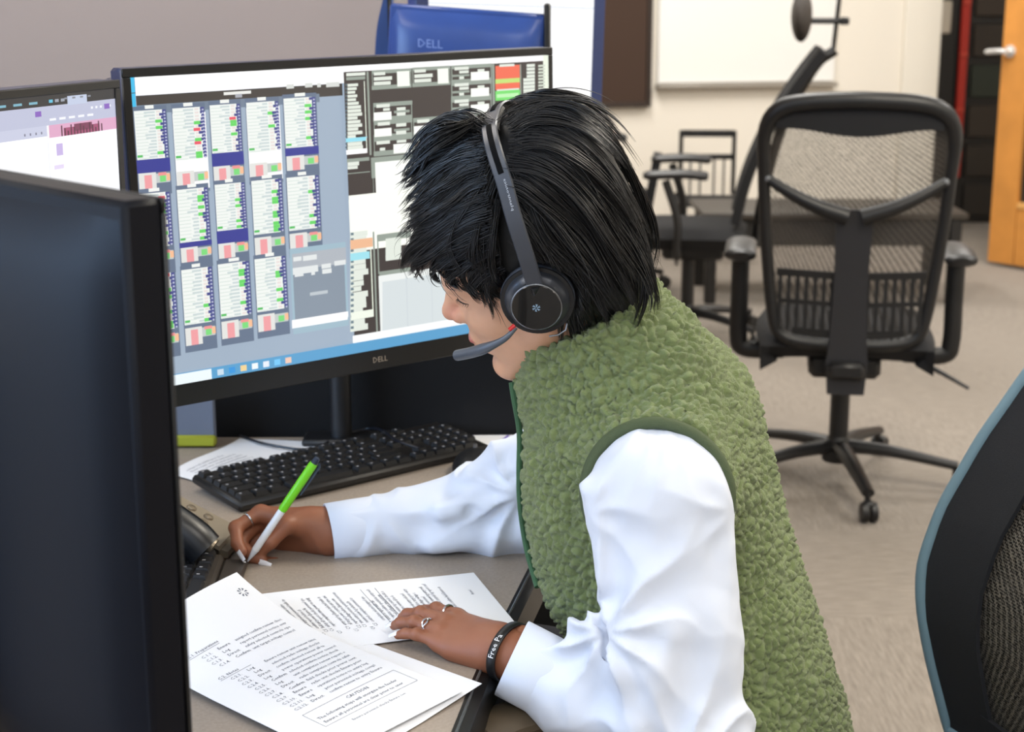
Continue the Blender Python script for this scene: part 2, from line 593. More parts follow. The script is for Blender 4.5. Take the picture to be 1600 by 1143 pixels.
# wooden door standing open at the right
P0 = on(1546, 413, 0); DD = nrm((.62, -.78, 0)); DNm = np.array([-DD[1], DD[0], 0]) * -1
RD = np.array([DD, DNm, (0, 0, 1)])
M_OAK = mat('oak_veneer', (206, 140, 66), .45, vary=(6, .12))
mp_nodes = M_OAK.node_tree
dp = lambda s, z, o=0.: P0 + DD * s + DNm * o + np.array([0, 0, z])
ST = .155
d1 = struct(G().box(dp(ST / 2, 1.07), (ST, .045, 2.1), RD, bev=.003).mk('door_1', M_OAK))
G().box(dp(.9 - ST / 2, 1.07), (ST, .045, 2.1), RD, bev=.003).mk('stile', M_OAK, d1)
G().box(dp(.45, .165), (.9 - 2 * ST, .045, .29), RD, bev=.003).mk('bottom_rail', M_OAK, d1)
G().box(dp(.45, 2.03), (.9 - 2 * ST, .045, .18), RD, bev=.003).mk('top_rail', M_OAK, d1)
G().box(dp(.45, .325), (.9 - 2 * ST, .06, .03), RD, bev=.003).mk('glazing_bead', mat('oak_bead', (222, 168, 98), .4), d1)
G().box(dp(.45, 1.13), (.9 - 2 * ST, .008, 1.64), RD).mk('door_glass', mat('door_glass', (60, 54, 48), .08, alpha=.75), d1, smooth=False)
hz = 1.085
h = G(); h.lathe(dp(.05, hz, .022), DNm, [(.03, 0), (.03, .008), (.012, .012), (.012, .05)], 20)
M_CHR = mat('door_chrome', (236, 236, 236), .25, .6)
hd = h.mk('handle', M_CHR, d1)
G().tube(bez([dp(.05, hz, .07), dp(.01, hz, .075), dp(-.06, hz - .006, .072)], 6), [.014] * 12 + [.010], 10).mk('lever', M_CHR, hd)

# black equipment cabinet in the dark doorway
cab = thing('equipment_cabinet', 'tall black equipment cabinet in the dark doorway beside the wooden door', 'cabinet', (2.95, 9.75, 0))
M_CAB = mat('cabinet_black', (20, 17, 15), .5)
G().box((2.98, 9.95, 1.1), (1.2, .7, 2.2), bev=.01).mk('body', M_CAB, cab)
for i in range(9):
    G().box((3.02, 9.59, .14 + i * .235), (.62, .02, .19), bev=.005).mk('shelf_unit', mat('unit_face', (34 + (i * 7) % 20, 29 + (i * 5) % 16, 24 + (i * 3) % 12), .5), cab)
G().box((2.55, 9.58, 1.1), (.2, .03, 2.14), bev=.005).mk('cabinet_door', mat('cab_door', (15, 13, 12), .45), cab)
c0 = at(1478, 27, 9.56)
G().box(c0, (.065, .02, .19), bev=.009).mk('handle', mat('pale_plate', (206, 196, 180), .5), cab)
g = G(); xr = at(1503, 100, 9.55)[0]
rp = thing('cable_trunking', 'bright red vertical cable trunking down the front of the black cabinet', 'cable trunking', (xr, 9.54, .2))
g.box((xr, 9.54, 1.27), (.052, .03, 1.98), bev=.006); g.mk('channel', mat('signal_red', (178, 40, 24), .5), rp)
for zz in (.42, .55, .68, 1.0, 1.3): G().box((xr, 9.522, zz), (.05, .012, .03), bev=.004).mk('clip', mat('red_clip', (190, 62, 44), .5), rp)

# assumed ceiling light fixtures, out of view (a panel under every lamp, the last added for the sleeve)
lamp_label = ['left of the desk', 'above the camera side of the room', 'above the empty mesh chair', 'over the workstation', 'over the middle of the carpet', 'along the right wall', 'before the whiteboard', 'before the wooden door', 'over the right aisle', 'added behind the photographer to brighten the sleeve']
for (lx, ly, lp, lc), ll in zip(LAMPS, lamp_label):
    t = thing('assumed_ceiling_light', 'assumed flat white ceiling light panel ' + ll, 'ceiling light', (lx, ly, CEIL - .03), 'assumed ceiling light panels')
    f = G()
    for sx in (-1, 1): f.box((lx + sx * .29, ly, CEIL - .015), (.03, 1.21, .03))
    for sy in (-1, 1): f.box((lx, ly + sy * .59, CEIL - .015), (.55, .03, .03))
    f.mk('frame', M_TRIM, t, smooth=False)
    G().box((lx, ly, CEIL - .008), (.55, 1.15, .012)).mk('diffuser', M_LAMP, t, smooth=False)

# ================================================================== DESK, MONITORS, THINGS ON THE DESK
DZ = .73
M_LAM = mat('desk_laminate', (152, 139, 126), .55, vary=(260, .10), bump=(500, .05))
M_EDGE = mat('desk_edge_black', (20, 20, 21), .4)
E0, E1, E2 = on(698, 1160, DZ), on(745, 1044, DZ), on(793, 950, DZ)
E3 = E2 + (E2 - E1) * 4.2
E3 = E2 + (E2 - E1) * (2.47 - E2[1]) / (E2[1] - E1[1])
Em = E0 + (E0 - E1) * 3.2
desk = thing('desk', 'grey brown office desk with black edge under the papers and monitors', 'desk', (-.6, 1.7, 0))
edge = [Em, E0, E1, E2, E3]
poly = [p - np.array([0, 0, .03]) for p in edge] + [np.array([-1.35, 2.47, DZ - .03]), np.array([-1.35, Em[1], DZ - .03])]
G().prism(poly, (0, 0, .03)).mk('worktop', M_LAM, desk, smooth=False)
g = G(); gs = G()
eb = bez(edge, 5)
for i in range(len(eb) - 1):
    a, b = eb[i], eb[i + 1]; d = nrm(b - a); nn = np.array([d[1], -d[0], 0])
    q = [a + nn * .0005 + (0, 0, .001), a + nn * .016 + (0, 0, -.006), a + nn * .016 + (0, 0, -.05), a + (0, 0, -.05)]
    g.prism([q[0], q[1], q[2], q[3]], (b - a) * 1.001)
    gs.tube([a + nn * .005 + (0, 0, -.0005), b + nn * .005 + (0, 0, -.0005)], .0016, 6)
g.mk('edge_band', M_EDGE, desk, smooth=False)
gs.mk('edge_highlight', mat('edge_highlight', (120, 124, 126), .25, .6), desk)  # thin pale tube stands in for the highlight along the black edge
for (lx, ly) in ((-1.2, .9), (-1.2, 2.35), (-.12, 2.38), (-.3, .8)):
    G().box((lx, ly, .35), (.06, .06, .70), bev=.006).mk('leg', M_BLACK, desk)
G().box((-.65, 2.4, .45), (1.2, .02, .5)).mk('modesty_panel', M_BLACK, desk, smooth=False)

# black screen standing behind the desk
scr = thing('desk_screen', 'plain black fabric desk screen standing behind the large monitor', 'desk screen', (-.3, 2.51, 0))
G().box((-.62, 2.505, .70), (1.56, .035, .96), bev=.008).mk('panel', mat('black_felt', (13, 13, 15), .95, bump=(600, .2)), scr)
for xx in (-1.25, .0): G().box((xx, 2.565, .11), (.05, .14, .22), bev=.01).mk('foot', M_BLACK, scr)

M_BEZ = mat('bezel_black', (16, 15, 15), .4)
M_SIDE = mat('monitor_side', (38, 44, 74), .35)


def screen_frame(TL, TR, BL):
    u = TR - TL; w = np.linalg.norm(u); u = u / w
    v = BL - TL; v = v - u * (v @ u); hh = np.linalg.norm(v); v = v / hh
    n = np.cross(v, u)            # towards the viewer of the screen
    return TL, u, v, n, w, hh


class Screen:
    """flat picture on a monitor: coloured rectangles given in photo pixels or in 0..1 coordinates"""
    def __init__(s, fr, lift=.0006):
        s.O, s.u, s.v, s.n, s.w, s.h = fr; s.g = G(); s.k = 0; s.lift = lift

    def uv(s, px, py):
        r = ray(px, py); C = np.array([0, 0, CAMH])
        t = ((s.O - C) @ s.n) / (r @ s.n)
        q = C + r * t - s.O
        return (q @ s.u) / s.w, (q @ s.v) / s.h

    def rect(s, u0, v0, u1, v1, col):
        u0, u1 = sorted((min(1, max(0, u0)), min(1, max(0, u1)))); v0, v1 = sorted((min(1, max(0, v0)), min(1, max(0, v1))))
        if u1 - u0 < 1e-5 or v1 - v0 < 1e-5: return
        z = s.lift + s.k * .000004; s.k += 1
        P = [s.O + s.u * (a * s.w) + s.v * (b * s.h) + s.n * z for a, b in ((u0, v0), (u1, v0), (u1, v1), (u0, v1))]
        s.g.add(P, [(3, 2, 1, 0)], lin(col))

    def px(s, x0, y0, x1, y1, col):
        a = s.uv(x0, y0); b = s.uv(x1, y1)
        s.rect(a[0], a[1], b[0], b[1], col)

    def mk(s, parent, strength, name='screen_image'):
        return s.g.mk(name, attr_mat('screen_emission', .3, strength), parent, smooth=False, flip=False)


def monitor(name, label, fr, bez_w=.012, bottom=.03, deep=.035, side=None, back=None, bezm=None, stand_z=DZ, stand=True, bulge=True, base_y=None):
    O, u, v, n, w, h = fr
    R = np.array([u, n, -v])
    c = O + u * w / 2 + v * h / 2
    foot = c.copy(); foot[2] = stand_z
    m = thing(name, label, 'monitor', foot)
    hm = G().box(c + v * (bottom - bez_w) / 2 - n * deep / 2, (w + 2 * bez_w, deep, h + bez_w + bottom), R, bev=.004).mk('housing', side or M_SIDE, m)
    f = G()
    f.box(O + u * w / 2 - v * bez_w / 2 + n * .0008, (w + 2 * bez_w, .0035, bez_w), R, bev=.001)
    f.box(O + u * w / 2 + v * (h + bottom / 2) + n * .0008, (w + 2 * bez_w, .0035, bottom), R, bev=.001)
    f.box(O - u * bez_w / 2 + v * h / 2 + n * .0008, (bez_w, .0035, h), R, bev=.001)
    f.box(O + u * (w + bez_w / 2) + v * h / 2 + n * .0008, (bez_w, .0035, h), R, bev=.001)
    f.mk('bezel', bezm or M_BEZ, m)
    G().box(c + n * .0003, (w, .0005, h), R).mk('screen', M_BLACKG, m, smooth=False)
    if bulge:
        def bk(a, b):
            x = (a - .5) * 2; y = (b - .5) * 2
            k = (1 - abs(x) ** 6) * (1 - abs(y) ** 6)
            return c + u * x * (w / 2 + bez_w - .004) + v * (y * (h / 2 + bez_w - .004) + (bottom - bez_w) / 2) - n * (deep - .001 + .022 * min(1, max(0, k)) ** .6)
        G().grid(bk, 28, 20).mk('back_cover', back or M_SIDE, m)
    if stand:
        hb = (-n).copy(); hb[2] = 0; hb = nrm(hb)
        s0 = c - n * (deep + .03)
        b0 = np.array([s0[0], s0[1], stand_z]) + hb * .02
        G().box(np.array([b0[0], b0[1], (s0[2] + .08 + stand_z) / 2]), (.06, .03, s0[2] + .08 - stand_z), np.array([nrm(np.cross(hb, (0, 0, 1))), hb, (0, 0, 1)]), bev=.01).mk('stand_column', M_BLACK, m)
        G().box(b0 + np.array([0, 0, .007]) - hb * .02, (.24, .18, .014), np.array([nrm(np.cross(hb, (0, 0, 1))), hb, (0, 0, 1)]), bev=.006).mk('stand_base', M_BLACK, m)
    return m


# ---- the large monitor
TL = at(203, 121, 1.97); TR = at(853, 86, 2.36); BL = at(238, 606, 1.97)
fr = screen_frame(TL, TR, BL)
mon = monitor('computer_monitor', 'large widescreen monitor showing dispatch lists, behind the person\'s face', fr, .011, .03, stand=False)
mc = fr[0] + fr[1] * fr[4] / 2 + fr[2] * fr[5] / 2 - fr[3] * .06
ab = np.array([mc[0] - .03, 2.44, 0])
G().tube([mc, (mc + ab) / 2 * (1, 1, 0) + (0, 0, mc[2]), ab + (0, 0, mc[2])], .018, 12).mk('stand_arm', M_BLACK, mon)
G().cyl(ab + (0, 0, DZ), ab + (0, 0, mc[2] + .03), .017).mk('stand_column', M_BLACK, mon)
G().box(ab + (0, 0, DZ + .006), (.12, .06, .012), bev=.004).mk('stand_base', M_BLACK, mon)
S = Screen(fr)
rng = random.Random(4)
WHT, GRY, SLATE, DARK, NAVY = (255, 255, 255), (168, 180, 194), (118, 132, 150), (70, 64, 60), (62, 66, 148)
S.rect(0, 0, 1, 1, (160, 176, 194))
S.rect(0, 0, .008, .97, (70, 190, 235))
uD, _ = S.uv(537, 200)
S.px(204, 146, 536, 125, DARK)
S.rect(.009, S.uv(210, 150)[1], uD, S.uv(210, 168)[1] + .005, DARK)
S.rect(.009, S.uv(210, 165)[1], uD - .055, S.uv(210, 174)[1] + .01, SLATE)
S.rect(.009, 0, 1, S.uv(205, 150)[1], WHT)
for (a, b, c_) in ((447, 132, 459), (476, 130, 488), (495, 130, 501), (509, 129, 530)): S.px(a, b, c_, b + 6, (215, 218, 214))
S.px(349, 144, 392, 146, (235, 235, 230)); S.px(367, 147, 378, 152, (170, 172, 180))
cards = [(207, 173, 268, 292, 'n'), (267, 169, 327, 288, 'w'), (325, 164, 382, 281, 'n'), (382, 160, 441, 274, 'w'), (440, 153.5, 498, 263, 'n1'),
         (212, 303, 273, 415, ''), (273, 296, 331, 405, 'n2'), (332, 288, 388, 399, 'n'), (389, 282, 445, 393, 'p'), (444, 277, 502, 386, ''),
         (218, 430, 280, 545, ''), (279, 421, 337, 533, ''), (336, 412, 394, 522, ''), (393, 404, 450, 511, 'p')]
for (x0, y0, x1, y1, kind) in cards:
    a, b = S.uv(x0, y0), S.uv(x1, y1)
    U0, V0, U1, V1 = a[0], a[1], b[0], b[1]
    wu, hv = U1 - U0, V1 - V0
    S.rect(U0, V0 - .012, U1, V1 + .02, (104, 118, 140))
    S.rect(U0 + wu * .36, V0 - .014, U0 + wu * rng.uniform(.6, .68), V0 - .003, (240, 242, 238))
    white = kind == 'w'
    if white: S.rect(U0 + wu * .02, V0 + hv * .07, U1, V1 + .01, WHT)
    body = .62 if 'n' in kind else (.66 if white else .72)
    if kind == 'n1': body = .68
    if kind == 'n2': body = .72
    S.rect(U0 + wu * .03, V0 + hv * .005, U1 - wu * .14, V0 + hv * body, (238, 242, 238))
    nr = 15
    for r in range(nr):
        y = V0 + hv * (.01 + (body - .02) * r / nr); dh = hv * body / nr
        S.rect(U0 + wu * rng.uniform(.30, .5), y + dh * .3, U0 + wu * .64, y + dh * .85, (202, 214, 214))
        S.rect(U0 + wu * .05, y + dh * .82, U0 + wu * .4, y + dh * .98, (206, 220, 212))
        if r > 1 and rng.random() < .30: S.rect(U0 + wu * .64, y, U0 + wu * .84, y + dh * .95, (106, 214, 104))
        elif rng.random() < .04: S.rect(U0 + wu * .62, y, U0 + wu * .82, y + dh * .9, (236, 92, 110))
        else: S.rect(U0 + wu * .68, y + dh * .2, U0 + wu * .8, y + dh * .8, (232, 222, 218))
        S.rect(U1 - wu * rng.uniform(.12, .24), y, U1 - wu * .03, y + dh * .8, (72, 76, 140))
        S.rect(U1 - wu * .1, y + dh * .5, U1 - wu * .05, y + dh, (190, 194, 220))
    S.rect(U0 + wu * .04, V0 + hv * (body - .06), U0 + wu * .2, V0 + hv * (body - .03), (90, 190, 100))
    bot = .79
    if kind.startswith('n'): S.rect(U0, V0 + hv * body, U1, V0 + hv * bot, NAVY); 
    lo = bot if kind.startswith('n') else body + .04
    if kind == 'w': lo = .80
    S.rect(U0 + wu * .03, V0 + hv * lo, U0 + wu * .55, V0 + hv * .99, (226, 226, 222))
    S.rect(U0 + wu * .2, V0 + hv * (lo + .03), U0 + wu * .42, V0 + hv * .99, (238, 160, 164))
    S.rect(U0 + wu * .55, V0 + hv * (lo + .02), U1 - wu * .04, V0 + hv * (lo + .14), (196, 202, 200))
    S.rect(U0 + wu * .66, V0 + hv * (lo + .05), U0 + wu * .84, V0 + hv * (lo + .13), (126, 218, 126))
    S.rect(U0 + wu * .86, V0 + hv * (lo + .03), U1 - wu * .03, V0 + hv * (lo + .12), (246, 190, 150))
    if kind in ('n', ''): S.rect(U0 + wu * .62, V0 + hv * (lo + .01), U0 + wu * .86, V0 + hv * (lo + .05), (240, 150, 150))
# grey message window
S.px(449, 388, 542, 507, (160, 186, 200)); S.px(453, 396, 538, 490, (136, 148, 162)); S.px(453, 396, 538, 410, (176, 182, 190))
for (x, y, x2) in ((455, 401, 468), (470, 399, 492), (454, 418, 494), (499, 412, 514), (519, 407, 537), (457, 425, 471), (483, 423, 489), (500, 420, 515)):
    S.px(x, y, x2, y + 5, (226, 230, 230))
S.px(481, 456, 509, 457, (190, 198, 204)); S.px(453, 499, 541, 494, (255, 255, 255)); S.px(453, 503, 540, 498, WHT)
# right half: black forms
R0 = uD
S.rect(R0, S.uv(540, 112)[1], 1, .955, (66, 58, 56))
FRM, LGT = (150, 160, 150), (226, 232, 222)


def form(x0, y0, x1, y1, sc=4.706, ox=530, oy=80, col=LGT):
    S.px(ox + x0 / sc, oy + y0 / sc, ox + x1 / sc, oy + y1 / sc, col)


S.rect(.985, 0, 1, .96, (236, 244, 226))
form(185, 150, 222, 760, col=FRM)
form(165, 218, 190, 730, col=(244, 252, 236))
for y in range(235, 720, 27): form(45, y + 4, 45 + rng.uniform(55, 115), y + 20)
for y in range(235, 720, 27): form(30, y + 4, 42, y + 18, col=(90, 110, 120))
form(35, 160, 175, 175); form(35, 190, 175, 205, col=FRM)
form(32, 645, 190, 625, col=(150, 220, 240)); form(32, 640, 180, 655, col=(150, 222, 240))
form(35, 740, 190, 715, col=WHT); form(35, 725, 190, 745, col=WHT)
form(40, 790, 205, 800, col=FRM); form(45, 815, 130, 835); form(45, 845, 120, 860); form(45, 895, 210, 885, col=FRM)
def fbox(x0, y0, x1, y1):
    t = 10
    for q in ((x0, y0, x1, y0 + t), (x0, y1 - t, x1, y1), (x0, y0, x0 + t, y1), (x1 - t, y0, x1, y1)): form(*q, col=FRM)
for (a, b, c_, d) in ((222, 140, 515, 265), (520, 120, 800, 245)):
    fbox(a, b, c_, d); form(a + 185, b + 8, c_ - 12, d - 12, col=(246, 250, 240))
    for k in range(3): form(a + 15, b + 15 + k * 35, a + 100 + 30 * (k % 2) + 20 * k, b + 33 + k * 35)
for k in range(4):
    y = 105 + k * 120
    fbox(805, y, 1105, y + 115); form(950, y + 48, 1085, y + 102, col=(250, 252, 246)); form(830, y + 12, 935, y + 28); form(865, y + 38, 935, y + 54); form(1000, y + 26, 1050, y + 42)
    form(815, y + 68, 940, y + 76, col=FRM); form(865, y + 80, 900, y + 98)
form(1105, 95, 1130, 520, col=FRM)
form(1130, 108, 1310, 205, col=(240, 110, 84)); form(1130, 205, 1310, 238, col=(196, 222, 120)); form(1130, 238, 1310, 272, col=(240, 110, 84)); form(1140, 280, 1305, 292); form(1130, 292, 1312, 350, col=(120, 222, 112)); form(1140, 315, 1300, 330, col=(190, 240, 180)); form(1160, 96, 1270, 108)
form(1310, 95, 1325, 520, col=FRM)
for k in range(13):
    form(1335 + (25 if k < 4 else 0), 95 + k * 26, 1420, 112 + k * 26); form(1445, 100 + k * 24, 1495, 112 + k * 24, col=(206, 214, 200))
fbox(232, 380, 520, 495); form(235, 450, 368, 505, col=(250, 252, 246)); form(255, 390, 355, 408); form(305, 418, 355, 434); form(405, 412, 470, 430); form(385, 436, 500, 446, col=FRM); form(405, 450, 470, 468)
for (x, y) in ((235, 510), (525, 490), (665, 480)):
    fbox(x, y, x + 285, y + 115); form(x + 5, y + 60, x + 133, y + 112, col=(250, 252, 246)); form(x + 30, y + 12, x + 120, y + 30); form(x + 150, y + 60, x + 265, y + 70, col=FRM); form(x + 165, y + 20, x + 240, y + 38); form(x + 165, y + 75, x + 240, y + 95)
for (x, y) in ((235, 630), (525, 610)):
    fbox(x, y, x + 285, y + 115); form(x + 145, y + 52, x + 280, y + 108, col=(250, 252, 246)); form(x + 20, y + 30, x + 120, y + 46); form(x + 170, y + 22, x + 240, y + 36); form(x + 45, y + 78, x + 85, y + 96)
form(215, 780, 1500, 800, col=FRM)
form(245, 815, 1500, 1100, col=(252, 254, 248)); form(225, 800, 240, 1100, col=FRM)
# lower right: from the second crop
S.px(541, 311, 850, 352, (254, 255, 246)); S.px(541, 305, 700, 345, (254, 255, 246))
f2 = lambda x0, y0, x1, y1, col=LGT: form(x0, y0, x1, y1, 4.08, 520, 280, col)
for k in range(18): f2(95, 335 + k * 35, 95 + rng.uniform(70, 120), 355 + k * 35); f2(98, 338 + k * 35, 118, 352 + k * 35, (110, 130, 140))
f2(95, 385, 240, 425, (238, 186, 148)); f2(95, 470, 220, 500, (160, 224, 236)); f2(222, 430, 245, 860, (236, 244, 226)); f2(100, 845, 245, 870, (240, 246, 232)); f2(248, 330, 262, 980, FRM)
f2(265, 350, 480, 366, FRM); f2(265, 360, 282, 600, FRM); f2(280, 585, 480, 600, FRM)
for k in range(4): f2(320, 375 + 35 * k, 420, 398 + 35 * k)
f2(275, 612, 1400, 985, (236, 240, 238))
for k in range(11): f2(300, 650 + k * 30, 1300, 654 + k * 30, (214, 222, 224))
for k in range(4): f2(455 + k * 160, 615, 460 + k * 160, 975, (206, 214, 218))
# taskbar
S.rect(R0 - .005, .935, 1, .962, (250, 252, 252))
S.rect(0, .962, 1, 1, (92, 160, 205))
S.rect(.0, .965, .125, 1, (236, 246, 250))
for i, c_ in enumerate([(200, 220, 235), (60, 150, 220), (240, 210, 150), (240, 246, 250), (230, 236, 246), (120, 200, 246), (240, 200, 180)]):
    S.rect(.138 + i * .026, .972, .152 + i * .026, .992, c_)
S.mk(mon, 1.05)
tv, tf = text_geo('DELL', .011)
O_, u_, v_, n_, w_, h_ = fr
lp = O_ + u_ * (w_ * .51) + v_ * (h_ + .019) + n_ * .0028
G().add([lp + u_ * x - v_ * y for x, y in tv], tf).mk('badge', mat('badge_silver', (190, 176, 160), .3, .5), mon, smooth=False)
# round cap of the monitor arm peeping over the top left corner
cp = at(183, 118, 2.04)
G().lathe(cp + (-.0, 0, -.03), (0, 0, 1), [(.028, -.3), (.028, .0), (.027, .012), (.022, .021), (.012, .027), (.002, .029)], 24).mk('arm_cap', mat('arm_cap_navy', (22, 24, 52), .4), mon)

# ---- second monitor at the far left
TL2d = at(0, 156, 1.735); TR2 = at(178, 138, 1.935)
u2 = nrm(TR2 - TL2d); TL2 = TR2 - u2 * .50
BL2 = TL2 + np.array([0, 0, -.335])
fr2 = screen_frame(TL2, TR2, BL2)
mon2 = monitor('computer_monitor', 'monitor with white web page and pink banner at the left edge', fr2, .010, .022)
S2 = Screen(fr2)
S2.rect(0, 0, 1, 1, (250, 251, 255))
uv2 = S2.uv
um = uv2(72, 180)[0]
S2.rect(0, 0, 1, .036, (34, 34, 40)); S2.rect(0, .036, 1, .10, (186, 190, 214)); S2.rect(0, .10, um, .135, (196, 200, 222))
S2.rect(um + (1 - um) * .3, .010, um + (1 - um) * .58, .040, (190, 200, 224))
for k in range(9): S2.rect(um - .5 + k * .055, .018, um - .47 + k * .055, .026, (120, 176, 196))
for k in range(3): S2.rect(um + .012 + k * .022, .016, um + .026 + k * .022, .026, (96, 190, 220) if k == 0 else (150, 156, 170))
for k in range(5): S2.rect(um + .01 + k * .036, .078, um + .034 + k * .036, .086, (238, 240, 248))
for k in range(5): S2.rect(um + .17 + k * .018, .054, um + .178 + k * .018, .062, (240, 242, 250))
for k in range(4): S2.rect(.80 + k * .03, .014, .812 + k * .03, .02, (130, 134, 146))
for (a) in (um - .03, .965): S2.rect(a - .011, .05, a + .011, .068, (132, 92, 186))
S2.rect(um + .005, .10, 1, .142, (218, 164, 196)); S2.rect(um + .06, .115, um + .20, .142, (160, 72, 112)); S2.rect(um + .1, .106, um + .17, .13, (120, 50, 84))
for k in range(14): S2.rect(um + .05 + k * .012, .106 + .01 * (k % 3), um + .055 + k * .012, .142, (84, 36, 60))
for k in range(4): S2.rect(um - .085 + k * .02, .118, um - .08 + k * .02, .126, (120, 120, 140))
S2.rect(um + .028, .165, um + .052, .205, (196, 178, 226)); S2.rect(um + .016, .236, um + .052, .25, (224, 212, 240))
S2.rect(um - .003, .10, um, 1, (232, 234, 242))
S2.mk(mon2, 1.05)

# ---- near monitor, seen from behind
nTR = at(188, 316, 1.02); nTLd = at(0, 282, 1.13)
un = nrm(nTR - nTLd); nTL = nTR - un * .50
nBL = nTL + np.array([0, 0, -.35])
# screen looks away from the camera, towards the person
Ls = nTR + np.array([0, 0, 0]); u3 = -un
fr3 = screen_frame(nTR - un * .010 + (0, 0, -.01), nTL + un * .010 + (0, 0, -.01), nTR - un * .010 + np.array([0, 0, -.44]))
fr3 = (fr3[0] + fr3[3] * .032,) + fr3[1:]
M_BLUELITBACK = mat('monitor_back_bluelit', (7, 8, 16), .5, bump=(900, .08), spec=.17)  # bluish light from the surroundings put into the near-black base colour
mon3 = monitor('computer_monitor', 'near monitor at the left seen from its black back, tinted with bluish light', fr3, .010, .022, .03, side=M_BLUELITBACK, back=M_BLUELITBACK)
S3 = Screen(fr3); S3.rect(0, 0, 1, 1, (226, 236, 255)); S3.rect(0, 0, 1, .06, (60, 70, 90)); S3.rect(0, .95, 1, 1, (90, 150, 205)); S3.mk(mon3, 1.6)

# ---- monitors of the workstation behind
bTL = at(672, -190, 3.12); bTR = at(934, -170, 3.3); bBL = at(690, 230, 3.12)
frb = screen_frame(bTL, bTR, bBL)
monb = monitor('computer_monitor', 'tall upright monitor with a blank white page behind the large monitor', frb, .026, .02, .04, side=mat('edge_blue_lit', (44, 62, 120), .4), bezm=mat('bezel_blue_lit', (36, 50, 96), .4), stand_z=.0, stand=False, bulge=False)  # blue light on its side and bezel put into their base colours
Sb = Screen(frb); Sb.rect(0, 0, 1, 1, (252, 253, 255)); Sb.rect(.0, .452, 1, .456, (196, 206, 232)); Sb.mk(monb, 1.1)
bc = frb[0] + frb[1] * frb[4] / 2
G().box((bc[0], bc[1] + .06, .36), (.06, .03, 1.6), bev=.01).mk('stand_column', M_BLACK, monb)
G().box((bc[0], bc[1] + .06, .01), (.5, .4, .02), bev=.005).mk('stand_base', M_BLACK, monb)
# glossy black monitor back in front of it, blue reflection put into its colour
M_BLUEREFL = mat('monitor_back_blue_reflection', (40, 66, 128), .3, vary=(5, .25))
q0, q1 = at(616, 9, 2.9), at(853, 26, 2.86)
u4 = nrm(q1 - q0); w4 = np.linalg.norm(q1 - q0)
frc = screen_frame(q1 + (0, .03, -.0), q0 + (0, .03, 0.), q1 + np.array([0, .03, -.36]))
monc = monitor('computer_monitor', 'monitor seen from its glossy back, blue reflection painted in, above the large monitor', frc, .004, .01, .03, side=M_BLUEREFL, back=M_BLUEREFL, stand_z=0, stand=False)
tv, tf = text_geo('DELL', .02)
lg = at(652, 73, 2.79)
G().add([lg + u4 * x + np.array([0, 0, 1]) * y for x, y in tv], tf).mk('badge', mat('badge_pale', (130, 150, 205), .4), monc, smooth=False)
G().box(at(855, 60, 2.87) + (0, 0, -.13), (.012, .03, .38), bev=.003).mk('edge_trim', M_BEZ, monc)
G().box(((q0 + q1) / 2)[:2].tolist() + [.5], (.06, .03, 1.0), bev=.01).mk('stand_column', M_BLACK, monc)
# curved edge of one more monitor at its left
cu0 = [at(x, y, 2.98) for x, y in ((606, -40), (598, 0), (591, 30), (587, 60), (585, 110), (585, 170))]
p2 = [at(612, y, 2.98) for y in (-40, 0, 30, 60, 110, 170)]
mond = thing('computer_monitor', 'narrow curved edge of a blue monitor left of the glossy one with painted reflection', 'monitor', (cu0[-1][0], 2.98, 0))
g = G()
pl = list(bez(cu0, 5)) + p2[::-1]
g.prism(pl, (0, .05, 0)); g.mk('housing', mat('edge_blue_lit2', (50, 76, 130), .4), mond)
G().box(at(609, 60, 2.975), (.006, .012, .28), bev=.002).mk('bezel', M_BLACKG, mond)
G().box((cu0[-1][0] + .02, 3.0, .55), (.05, .03, 1.1), bev=.01).mk('stand_column', M_BLACK, mond)

# ---- grey card with yellow foot against the black screen
cd0 = on(343, 690, DZ)
card = thing('document_holder', 'grey upright card with a yellow foot strip against the black screen', 'document holder', (cd0[0] - .06, 2.42, DZ))
G().box((cd0[0] - .07, 2.42, DZ + .055), (.14, .012, .085), bev=.003).mk('panel', mat('card_grey', (112, 118, 132), .6), card)
G().box((cd0[0] - .07, 2.417, DZ + .011), (.14, .02, .018), bev=.003).mk('foot_strip', mat('strip_yellow', (170, 172, 44), .5), card)


# ---- keyboards
def key_mesh(w, d, hgt, m):
    g = G(); x, y, t = w / 2, d / 2, .0018
    P = [(-x, -y, 0), (x, -y, 0), (x, y, 0), (-x, y, 0), (-x + t, -y + t, hgt), (x - t, -y + t, hgt), (x - t, y - t * .6, hgt), (-x + t, y - t * .6, hgt)]
    me = bpy.data.meshes.new('key')
    me.from_pydata(P, [], [(3, 2, 1, 0), (4, 5, 6, 7), (0, 1, 5, 4), (1, 2, 6, 5), (2, 3, 7, 6), (3, 0, 4, 7)])
    me.materials.append(m)
    return me


ROWS = [[1, .6, 1, 1, 1, 1, .4, 1, 1, 1, 1, .4, 1, 1, 1, 1], [1] * 13 + [2], [1.5] + [1] * 12 + [1.5], [1.75] + [1] * 11 + [2.25], [2.25] + [1] * 10 + [2.75], [1.25, 1.25, 1.25, 6.25, 1.25, 1.25, 1.25, 1.25]]


